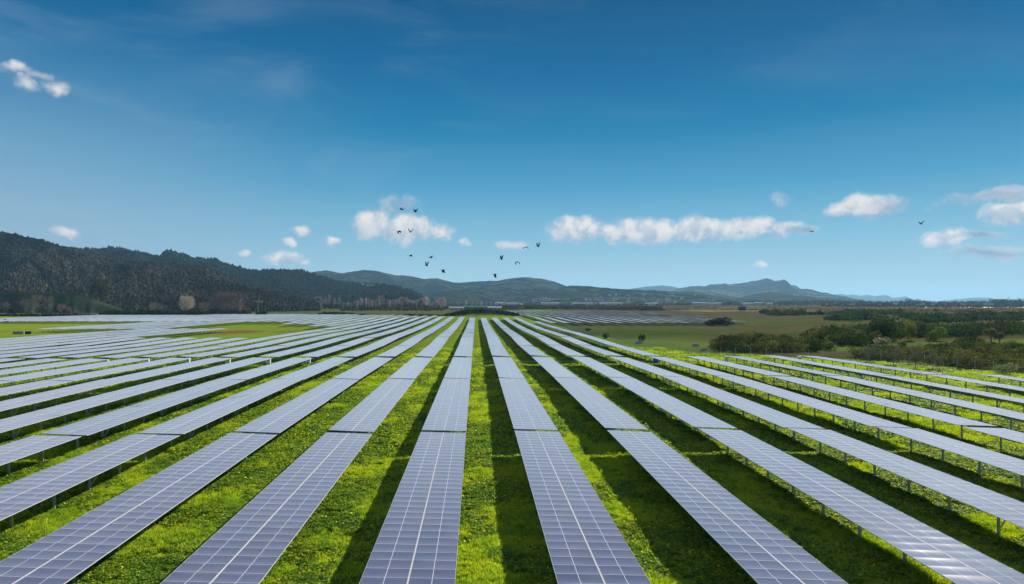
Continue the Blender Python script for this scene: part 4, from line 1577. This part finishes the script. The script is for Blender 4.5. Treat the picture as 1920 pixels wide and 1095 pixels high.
# dark conifers among the far belt
CON = None
def conifer(px, Y, ptop, label, w=.42):
    g = at_dist(px, ptop, Y)
    n = 500
    h = g.z
    t = rng.random(n) ** .8
    a = rng.random(n) * 6.28
    rr = (1 - t) * h * w * .5 * (.55 + .45 * rng.random(n)) + .2
    P = np.stack([np.cos(a) * rr, np.sin(a) * rr, h * (.08 + .92 * t)], 1)
    V, Fq, C = quads_from(P, 1.4 * (1.1 - t * .6), col=vary((.028, .042, .02), n, .35))
    tag(ob("conifer", mk_mesh("conifer", V, Fq, M_LEAF, col=C), None, (g.x, g.y, 0)), label, "tree")


conifer(789, 1250, 560, "tallest dark conifer before the pink bare trees beyond the middle rows", .75)
conifer(760, 1280, 564, "smaller dark conifer left of the tallest one beyond the middle rows", .6)
conifer(1043, 2500, 562, "dark pointed conifer beside the distant white buildings", .6)
conifer(1119, 2500, 563, "dark conifer under the round pink trees near the town", .6)

# ------------------------------------------------------------------ houses and sheds
ROOFS = [simple("pale_roof", (.34, .36, .40), .5, 0, .1, .3, .0), simple("red_roof", (.30, .14, .10), .7, 0, .1, .3, .0), simple("grey_roof", (.24, .25, .27), .6, 0, .1, .3, .0), simple("green_roof", (.07, .16, .14), .6, 0, .1, .3, .0)]
WALLS = [simple("white_wall", (.42, .43, .43), .7, 0, .06, .3), simple("cream_wall", (.60, .54, .42), .7, 0, .06, .3), simple("blue_wall", (.38, .48, .56), .7, 0, .06, .3)]
def house_mesh(L, Wd, hw, hr, wm, rm, nwin):
    b = MB()
    b.box(-L / 2, L / 2, -Wd / 2, Wd / 2, -.5, hw, 0)
    e = .5
    b.add([(-L / 2 - e, -Wd / 2 - e, hw), (L / 2 + e, -Wd / 2 - e, hw), (L / 2 + e, Wd / 2 + e, hw), (-L / 2 - e, Wd / 2 + e, hw), (-L / 2 - e * .3, 0, hw + hr), (L / 2 + e * .3, 0, hw + hr)],
          [(0, 1, 5, 4), (2, 3, 4, 5), (1, 2, 5), (3, 0, 4), (3, 2, 1, 0)], 1)
    for i in range(nwin):
        x = -L / 2 + (i + .5) * L / nwin
        b.box(x - L / nwin * .22, x + L / nwin * .22, -Wd / 2 - .06, -Wd / 2 + .02, hw * .38, hw * .8, 2)
    b.box(L * .06, L * .06 + 1.0, -Wd / 2 - .05, -Wd / 2 + .01, -.4, hw * .72, 3)
    return b.mesh("house", [wm, rm, M_GLASS, M_DARK])


HM = [house_mesh(13, 8, 3.2, 2.2, WALLS[0], ROOFS[0], 4), house_mesh(16, 8, 5.4, 2.0, WALLS[1], ROOFS[2], 5), house_mesh(12, 8, 3.2, 2.6, WALLS[0], ROOFS[1], 3),
      house_mesh(18, 9, 5.6, 1.8, WALLS[0], ROOFS[2], 6), house_mesh(14, 8, 3.0, 2.4, WALLS[2], ROOFS[0], 4)]
SHED = [house_mesh(30, 16, 5.5, 2.5, WALLS[0], ROOFS[0], 8), house_mesh(42, 18, 6, 2.5, WALLS[2], ROOFS[0], 10), house_mesh(26, 14, 6, 2, WALLS[1], ROOFS[1], 6)]
hx = [1553, 1566, 1583, 1597, 1612, 1624, 1636, 1652, 1664, 1668, 1679, 1693, 1703, 1711, 1722, 1735, 1748, 1757, 1771, 1784, 1797, 1808, 1826, 1843, 1858]
for i, x in enumerate(hx):
    yy = 568.5 + 3.0 * rng.random()
    g = at_dist(x, yy, 1880 + 60 * rng.random())
    o = ob("house", HM[i % 5], None, (g.x, g.y, max(1.0, g.z - 4.0)), (0, 0, -.6 + 1.2 * rng.random() - g.x / 2600))
    tag(o, f"small pale house, {ordn(i + 1)} from the left among the dark trees along the inlet", "house", "houses along the inlet")
for i, (x, k) in enumerate([(935, 0), (943, 1), (953, 2), (962, 0), (972, 2), (1022, 0), (1030, 1), (1040, 0), (1083, 1), (1094, 0), (1104, 0), (1127, 1), (1144, 0), (1160, 0), (1220, 1), (1226, 0),
                            (1309, 1), (1322, 0), (1341, 0), (1347, 0), (1402, 1), (1414, 0), (1424, 1), (1440, 0)]):
    g = at_dist(x, 567.5 + 1.6 * rng.random(), 2480 if x < 1280 else 2300)
    o = ob("warehouse", SHED[k], None, (g.x, g.y, max(.5, g.z - 6.5)), (0, 0, -.3 + .6 * rng.random()))
    tag(o, f"long pale industrial building, {ordn(i + 1)} from the left in the distant town", "building", "buildings of the distant town")
G4, _t4 = HILLS[4]
for i in range(14):
    a, b = int(60 + 150 * i / 14 + rng.integers(0, 8)), int(34 + rng.integers(0, 22))
    p = G4[a, b]
    if p[2] > 5:
        tag(ob("house", HM[i % 5], None, (p[0], p[1], p[2] + 1.5), (0, 0, rng.random())), f"tiny white house, {ordn(i + 1)} from the left on the green foothill", "house", "houses on the green foothill")
for i, (a, b) in enumerate([(292, 64), (298, 60), (303, 63)]):
    p = HILLS[2][0][a, b]
    tag(ob("house", HM[i], None, (p[0], p[1], p[2] + 7), (0, 0, .3)), f"hillside house, {ordn(i + 1)} from the left near the top of the forested ridge", "house", "houses on the forested ridge")
g = at_dist(1869, 562, 2400)
tag(ob("building", house_mesh(50, 16, 9, 1.5, WALLS[1], ROOFS[0], 12), None, (g.x, g.y, g.z - 7)), "long cream block among the trees left of the tallest shore clump", "building")


def shed(px, Y, ztop, L, Wd, wm, rm, label, rz=0.0, doors=3):
    g = at_dist(px, 580, Y)
    root = new_empty("shed", (g.x, g.y, 0), (0, 0, rz))
    tag(root, label, "shed")
    b = MB(); hw = ztop * .68
    b.box(-L / 2, L / 2, -Wd / 2, Wd / 2, -.5, hw)
    for i in range(int(L)):
        x = -L / 2 + i + .5
        b.box(x - .12, x + .12, -Wd / 2 - .07, -Wd / 2 - .001, 0, hw)
    ob("wall", b.mesh("wall", wm), root)
    b = MB()
    b.add([(-L / 2 - .6, -Wd / 2 - .8, hw), (L / 2 + .6, -Wd / 2 - .8, hw), (L / 2 + .6, Wd / 2 + .8, hw), (-L / 2 - .6, Wd / 2 + .8, hw), (-L / 2 - .6, 0, ztop), (L / 2 + .6, 0, ztop)],
          [(0, 1, 5, 4), (2, 3, 4, 5), (1, 2, 5), (3, 0, 4), (3, 2, 1, 0)])
    ob("roof", b.mesh("roof", rm), root)
    for i in range(doors):
        b = MB(); x = -L / 2 + (i + .5) * L / doors
        b.box(x - 2, x + 2, -Wd / 2 - .16, -Wd / 2 - .08, 0, hw * .8)
        ob("door", b.mesh("door", M_GREY), root)
    return root


shed(892, 1150, 8.4, 38, 16, simple("green_wall", (.05, .15, .13), .6, 0, .1, .3), ROOFS[3], "long dark green shed behind the hedge on the mound", doors=4)
shed(927, 1180, 7.0, 24, 12, WALLS[2], ROOFS[0], "low pale blue shed right of the green shed")
shed(856, 1180, 6.2, 22, 10, WALLS[0], ROOFS[0], "low white shed left of the green shed")
shed(1242, 1290, 4.6, 9, 6, WALLS[0], ROOFS[0], "small white hut on the marsh beyond the far right block", doors=1)

# ------------------------------------------------------------------ fence
def fence(path, spacing, label, hgt=2.1, rails=9):
    P = [Vector((x, y, 0)) for x, y in path]
    root = new_empty("wire_fence", (P[0].x, P[0].y, 0))
    tag(root, label, "fence")
    b = MB()
    b.tube([(0, 0, -.5), (0, 0, hgt)], .045, 6)
    pm = b.mesh("fence_post", M_STEEL)
    pts = []
    for a, c in zip(P[:-1], P[1:]):
        n = max(1, round((c - a).length / spacing))
        for i in range(n):
            pts.append(a + (c - a) * (i / n))
    pts.append(P[-1])
    for p in pts:
        ob("fence_post", pm, root, (p.x - P[0].x, p.y - P[0].y, float(gz(p.x, p.y))))
    w = MB()
    for a, c in zip(pts[:-1], pts[1:]):
        za, zc_ = float(gz(a.x, a.y)), float(gz(c.x, c.y))
        for r_ in range(rails):
            h = .12 + (hgt - .2) * r_ / (rails - 1)
            w.tube([(a.x - P[0].x, a.y - P[0].y, za + h), (c.x - P[0].x, c.y - P[0].y, zc_ + h)], .009, 3, cap=False)
        m = int((c - a).length / .45)
        for i in range(1, m):
            q = a + (c - a) * (i / m); zq = za + (zc_ - za) * i / m
            w.tube([(q.x - P[0].x, q.y - P[0].y, zq + .1), (q.x - P[0].x, q.y - P[0].y, zq + hgt - .1)], .006, 3, cap=False)
    ob("wire_mesh", w.mesh("wire_mesh", M_WIRE), root)


fence([(108, 84), (100, 120), (88, 152), (75, 167), (60, 178), (54, 205), (49, 249), (48, 330), (48, 404)], 3.5, "long steel wire fence curving round the right side of the solar rows")
fence([(48, 408), (175, 408)], 3.5, "straight wire fence along the front of the far right block", rails=4)

# ------------------------------------------------------------------ cabinets, cable tray, blue box
def cabinet(k, y, label, body=M_WHITE, w=.95, d=.5, h=1.05, zb=.55, xo=0.6, sticker=True):
    x = rx(k) + xo
    root = new_empty("inverter_cabinet", (x, y, float(gz(x, y))))
    tag(root, label, "cabinet", "inverter cabinets in the service gap" if body is M_WHITE else None)
    b = MB()
    b.box(-w / 2, w / 2, -d / 2, d / 2, zb, zb + h)
    b.box(-w / 2 - .04, w / 2 + .04, -d / 2 - .06, d / 2 + .04, zb + h, zb + h + .04)
    ob("body", b.mesh("body", body), root)
    b = MB(); b.box(-w / 2 + .05, w / 2 - .05, -d / 2 - .02, -d / 2 - .001, zb + .06, zb + h - .06)
    dm = ob("door", b.mesh("door", body), root)
    b = MB(); b.box(w * .3, w * .34, -d / 2 - .05, -d / 2 - .021, zb + h * .4, zb + h * .6)
    ob("handle", b.mesh("handle", M_DARK), dm)
    if sticker:
        b = MB(); b.box(-.12, .12, -d / 2 - .026, -d / 2 - .0205, zb + h * .62, zb + h * .82)
        ob("warning_sticker", b.mesh("warning_sticker", M_ORANGE), dm)
    for sx in (-1, 1):
        b = MB(); b.box(sx * w * .4 - .04, sx * w * .4 + .04, -.04, .04, -.4, zb)
        ob("leg", b.mesh("leg", M_STEEL), root)


for k in (-4, -5, -6, -7, -8, -9):
    cabinet(k, 147.6, f"white cabinet in the service gap, {ordn(1 - k)} row left of the middle lane")
cabinet(5, 147.6, "bright blue cabinet in the gap of the fifth row right of the middle lane", M_BLUE, 1.0, .7, 1.35, .25, .2, False)
cabinet(7, 147.0, "white cabinet under the far end of the seventh row right of the middle lane", M_WHITE, .7, .5, 1.1, .4, -1.0, False)
cabinet(9, 147.0, "white cabinet under the far end of the ninth row right of the middle lane", M_WHITE, .7, .5, 1.1, .4, -1.4, False)

root = new_empty("cable_tray", (-20, 148.6, float(gz(-20, 148.6))))
tag(root, "long low galvanised cable tray running across the rows through the service gap", "cable tray")
b = MB()
b.box(-42, 62, -.16, .16, .62, .635)
b.box(-42, 62, -.165, -.16, .62, .72)
b.box(-42, 62, .16, .165, .62, .72)
ob("tray", b.mesh("tray", M_STEEL), root)
b = MB()
for i in range(4):
    b.tube([(-42, -.1 + i * .065, .665), (62, -.1 + i * .065, .665)], .022, 5)
ob("cables", b.mesh("cables", M_DARK), root)
b = MB(); b.box(-.04, .04, -.04, .04, -.7, .62)
lg = b.mesh("leg", M_STEEL)
for i in range(36):
    ob("leg", lg, root, (-41.5 + i * 2.95, 0, 0))

# white equipment rack near the far gap
g = on_ground(985, 594)
root = new_empty("equipment_rack", (g.x, g.y, float(gz(g.x, g.y))))
tag(root, "row of white electrical units on a steel frame beyond the middle rows", "equipment")
b = MB(); b.box(-4.8, 4.8, -.4, .4, .7, .8)
for i in range(7):
    b.box(-4.6 + i * 1.5, -4.5 + i * 1.5, -.35, .35, -.4, .7)
ob("frame", b.mesh("frame", M_STEEL), root)
b = MB(); b.box(-.5, .5, -.35, .35, .8, 2.3); b.box(-.55, .55, -.42, .38, 2.3, 2.36); b.box(-.3, .3, -.37, -.352, 1.0, 2.0)
um = b.mesh("unit", M_WHITE)
for i in range(7):
    ob("unit", um, root, (-4.5 + i * 1.5, 0, 0))


# water troughs on the pasture
def trough(px, py, label, rz=0.2):
    g = on_ground(px, py)
    root = new_empty("water_trough", (g.x, g.y, float(gz(g.x, g.y))), (0, 0, rz))
    tag(root, label, "trough")
    b = MB(); L, w, h = 1.9, .9, .8
    b.box(-L / 2, L / 2, -w / 2, -w / 2 + .1, -.1, h); b.box(-L / 2, L / 2, w / 2 - .1, w / 2, -.1, h)
    b.box(-L / 2, -L / 2 + .1, -w / 2 + .1, w / 2 - .1, -.1, h); b.box(L / 2 - .1, L / 2, -w / 2 + .1, w / 2 - .1, -.1, h)
    b.box(-L / 2 + .1, L / 2 - .1, -w / 2 + .1, w / 2 - .1, -.1, .1)
    ob("basin", b.mesh("basin", M_CONC), root)
    b = MB(); b.box(-L / 2 + .1, L / 2 - .1, -w / 2 + .1, w / 2 - .1, .5, .6)
    ob("water_surface", b.mesh("water_surface", M_GLASS), root)
trough(1198, 645, "pale concrete water trough beside the small dark bush behind the fence")
trough(1304, 649.5, "pale concrete water trough farther right on the near pasture", .1)
trough(1319, 658, "pale concrete water trough nearest to the fence", .3)

# stacked crates of panels, dark trailer, poles on the left
g = on_ground(45, 625)
for j, (dx_, lab, L, m_) in enumerate([(-2.2, "longer pale flat pallet stack lying left of the top left rows", 4.4, M_GREY), (1.9, "shorter dark pallet stack right against the longer pale one", 2.6, M_DARK)]):
    root = new_empty("pallet_stack", (g.x + dx_, g.y, float(gz(g.x, g.y))), (0, 0, .1))
    tag(root, lab, "pallet stack")
    b = MB()
    for xx in np.linspace(-L / 2 + .1, L / 2 - .1, 4):
        b.box(xx - .08, xx + .08, -.6, .6, 0, .14)
    ob("pallet", b.mesh("pallet", M_WOOD), root)
    b = MB()
    for q in range(10):
        b.box(-L / 2 + .02 * (q % 3), L / 2 - .02 * (q % 2), -.55, .55, .143 + q * .115, .143 + q * .115 + .10)
    ob("stacked_sheets", b.mesh("stacked_sheets", m_), root)

g = on_ground(15, 604.5)
root = new_empty("farm_trailer", (g.x, g.y, 0), (0, 0, .15))
tag(root, "dark low flatbed trailer with a load standing in the bright paddock", "trailer")
b = MB(); b.box(-4.5, 3.2, -1.1, 1.1, .8, 1.0); b.box(3.2, 4.6, -.08, .08, .8, .95)
ob("bed", b.mesh("bed", M_WOOD), root)
b = MB(); b.add([(-2.6, -1, 1.01), (-.2, -1, 1.01), (-.2, 1, 1.01), (-2.6, 1, 1.01), (-2.0, -.5, 2.3), (-1.2, -.5, 2.2), (-1.2, .5, 2.2), (-2.0, .5, 2.3)],
      [(0, 1, 5, 4), (1, 2, 6, 5), (2, 3, 7, 6), (3, 0, 4, 7), (4, 5, 6, 7), (3, 2, 1, 0)])
ob("load", b.mesh("load", M_DARK), root)
for sx in (-1.6, -.5):
    for sy in (-1, 1):
        b = MB(); b.tube([(sx, sy * .85, .42), (sx, sy * 1.12, .42)], .42, 12)
        ob("wheel", b.mesh("wheel", M_DARK), root)

root_p = at_dist(484, 580, 760)
root = new_empty("tall_pole", (root_p.x, root_p.y, 0))
tag(root, "tall grey pole carrying two pale slanted panels behind the left hedge", "pole")
b = MB(); b.tube([(0, 0, -.5), (0, 0, 14.2)], [.28, .16], 8)
ob("mast", b.mesh("mast", M_STEEL), root)
for s in (-1, 1):
    b = MB(); Mx = Matrix.Translation((s * 2.3, 0, 14.5 - s * .2)) @ Matrix.Rotation(s * .18 + .1, 4, 'Y')
    b.box(-1.9, 1.9, -.7, .7, -.08, .08, 0, Mx)
    ob("panel", b.mesh("panel", M_WHITE), root)

# red tractor with a red trailer behind the end of the left middle rows
g = on_ground(792, 595)
root = new_empty("red_tractor", (g.x, g.y + 6, 0.1), (0, 0, .25))
tag(root, "red tractor parked just beyond the far end of the middle left rows", "tractor")
b = MB(); b.box(-.45, 1.9, -.45, .45, .9, 1.75); b.box(1.9, 2.1, -.4, .4, .95, 1.6); b.box(-1.4, -.45, -.75, .75, .8, 1.3)
b.box(-1.5, -.2, -1.15, -.72, 1.45, 1.6); b.box(-1.5, -.2, .72, 1.15, 1.45, 1.6)
ob("body", b.mesh("body", M_RED), root)
b = MB(); b.box(-1.35, .1, -.72, .72, 1.62, 2.75)
cb = ob("cab", b.mesh("cab", M_GLASS), root)
b = MB(); b.box(-1.5, .25, -.85, .85, 2.752, 2.92)
ob("cab_roof", b.mesh("cab_roof", M_RED), cb)
b = MB(); b.tube([(1.2, .3, 1.75), (1.2, .3, 2.6)], .06, 6)
ob("exhaust", b.mesh("exhaust", M_DARK), root)
for (sx, rw, ww) in ((-.9, .85, .45), (1.5, .52, .32)):
    for sy in (-1, 1):
        b = MB(); b.tube([(sx, sy * .78, rw), (sx, sy * (.78 + ww), rw)], rw, 16)
        w_ = ob("wheel", b.mesh("wheel", M_DARK), root)
        b = MB(); b.tube([(sx, sy * (.79 + ww), rw), (sx, sy * (.82 + ww), rw)], rw * .5, 12)
        ob("rim", b.mesh("rim", M_WHITE), w_)
root = new_empty("red_trailer", (g.x + 5.6, g.y + 7, 0.1), (0, 0, .1))
tag(root, "low red trailer standing right beside the red tractor", "trailer")
b = MB(); b.box(-2.2, 2.2, -1, 1, .75, .87); b.box(-2.2, 2.2, -1.05, -1, .75, 1.7); b.box(-2.2, 2.2, 1, 1.05, .75, 1.7); b.box(-2.25, -2.2, -1, 1, .75, 1.7); b.box(2.2, 2.25, -1, 1, .75, 1.7); b.box(-3.4, -2.25, -.06, .06, .7, .82)
ob("box", b.mesh("box", M_RED), root)
for sy in (-1, 1):
    b = MB(); b.tube([(0, sy * 1.06, .4), (0, sy * 1.3, .4)], .4, 12)
    ob("wheel", b.mesh("wheel", M_DARK), root)

# ------------------------------------------------------------------ birds
def bird_mesh(inner, outer, sweep=.15, neck=.32, fold=1.0, asym=0.0):
    """long-necked waterbird flying towards -X; wing angles (radians up) of the inner and outer wing"""
    V, Fc = [], []
    prof = [(-.62, .004, .03), (-.50, .012, .03), (-.42, .022, .03), (-.39, .030, .028), (-.35, .022, .02), (-.26, .017, .005), (-.18, .024, .0), (-.10, .055, -.005), (0, .078, -.01), (.10, .07, -.01), (.20, .042, 0),
            (.28, .02, .005), (.36, .03, .008), (.40, .012, .008)]
    nk = 8
    sc = neck / .32
    for (x, r, z) in prof:
        xx = x if x > -.12 else -.12 + (x + .12) * sc
        for k in range(nk):
            a = 2 * math.pi * k / nk
            fl = .35 if x > .3 else 1.0
            V.append((xx, math.cos(a) * r * (1.5 if x > .3 else 1), z + math.sin(a) * r * fl))
    n = len(prof)
    for i in range(n - 1):
        for k in range(nk):
            k2 = (k + 1) % nk
            Fc.append((i * nk + k, (i + 1) * nk + k, (i + 1) * nk + k2, i * nk + k2))
    Fc.append(tuple(range(nk))); Fc.append(tuple((n - 1) * nk + k for k in range(nk - 1, -1, -1)))
    # trailing legs
    for sy in (-.02, .02):
        o = len(V)
        V += [(.2, sy - .006, -.01), (.2, sy + .006, -.01), (.2, sy, -.025), (.52, sy - .005, .0), (.52, sy + .005, .0), (.52, sy, -.01)]
        Fc += [(o, o + 1, o + 4, o + 3), (o + 1, o + 2, o + 5, o + 4), (o + 2, o, o + 3, o + 5)]
    # wings: slabs with real thickness, inner and outer joint, ragged tip
    for s in (-1, 1):
        ia, oa = inner + asym * s, outer + asym * s
        y0, z0 = .04, .02
        y1, z1 = y0 + math.cos(ia) * .24 * fold, z0 + math.sin(ia) * .24 * fold
        y2, z2 = y1 + math.cos(oa) * .2 * fold, z1 + math.sin(oa) * .2 * fold
        y3, z3 = y2 + math.cos(oa) * .14 * fold, z2 + math.sin(oa) * .14 * fold
        st = [(y0, z0, -.10, .13, .02), (y1, z1, -.14, .12, .014), (y2, z2, -.10 + sweep * .4, .12 + sweep * .4, .01), (y3, z3, .02 + sweep * .6, .09 + sweep * .7, .005)]
        o = len(V)
        for (y, z, xf, xb, th) in st:
            V += [(xf, s * y, z + th), (xb, s * y, z + th * .3), (xb, s * y, z - th * .3), (xf, s * y, z - th)]
        for i in range(3):
            for k in range(4):
                k2 = (k + 1) % 4
                f = (o + i * 4 + k, o + i * 4 + k2, o + (i + 1) * 4 + k2, o + (i + 1) * 4 + k)
                Fc.append(f if s > 0 else f[::-1])
        Fc.append((o, o + 3, o + 2, o + 1)); Fc.append((o + 12, o + 13, o + 14, o + 15))
    b = MB(); b.add(V, Fc)
    return b.mesh("bird", M_BIRD)


U, Dn = 1.05, -1.1
birds = [
    (753, 393, .25, .35, 12, 0, "gliding flat, left one of the top pair over the big cloud"),
    (779, 397, .9, .5, 40, 0, "with one wing raised, right one of the top pair"),
    (748, 434, .25, -1.35, 35, 0, "with both wings drooping, in front of the big cloud"),
    (770, 435, .75, .95, 55, 0, "with wings raised in a V, in front of the big cloud"),
    (770, 480, .2, .35, 10, 0, "gliding level, leftmost of the four below the big cloud"),
    (808, 483, .5, .15, 30, 0, "with slightly raised wings, upper right of the four below the big cloud"),
    (800, 498, 1.05, 1.3, 40, 0, "with wings high, lowest left of the four below the big cloud"),
    (831, 506, -.6, -1.2, 25, 0, "with wings pressed down, lowest right of the four below the big cloud"),
    (985, 464, .25, -1.1, 60, 0, "with arched wings, left one of the pair left of the long cloud"),
    (1009, 462, .9, 1.15, 45, .1, "with wings swept up, right of the pair near the long cloud"),
    (940, 486, 1.05, 1.25, 35, 0, "with raised wings, left one of the lower middle pair"),
    (970, 491, -.3, -1.3, 50, 0, "with lowered wings, right one of the lower middle pair"),
    (928, 514, -.8, -1.35, 15, 0, "lowest of all, wings down just above the hills"),
    (1522, 434, .3, -.2, 20, 0, "with level wings at the right end of the long cloud"),
    (1727, 420, .9, .6, 20, 0, "with lifted wings, alone at the far right"),
]
for i, (px, py, a1_, a2_, yaw, asy, desc) in enumerate(birds):
    p = at_dist(px, py, 112)
    o = ob("bird", bird_mesh(a1_, a2_, asym=asy, fold=1.15), None, p, (.08 * math.sin(i * 2.1), .06 * math.cos(i * 3.3), R(yaw) * (1 if i % 3 else -1)))
    o.scale = (1.05,) * 3
    tag(o, "dark long-necked bird " + desc, "bird", "birds flying over the solar rows")

# ------------------------------------------------------------------ haze
hz = MB(); hz.box(-9500, 12500, -60, 17500, -4, 330)
mh = bpy.data.materials.new("haze"); mh.use_nodes = True
mh.node_tree.nodes.clear()
pv = mh.node_tree.nodes.new("ShaderNodeVolumePrincipled")
pv.inputs["Color"].default_value = (.36, .70, 1.0, 1)
pv.inputs["Density"].default_value = 4.8e-5
pv.inputs["Anisotropy"].default_value = .2
mo = mh.node_tree.nodes.new("ShaderNodeOutputMaterial")
mh.node_tree.links.new(pv.outputs[0], mo.inputs["Volume"])
tag(ob("haze", hz.mesh("haze", mh)), kind='stuff')
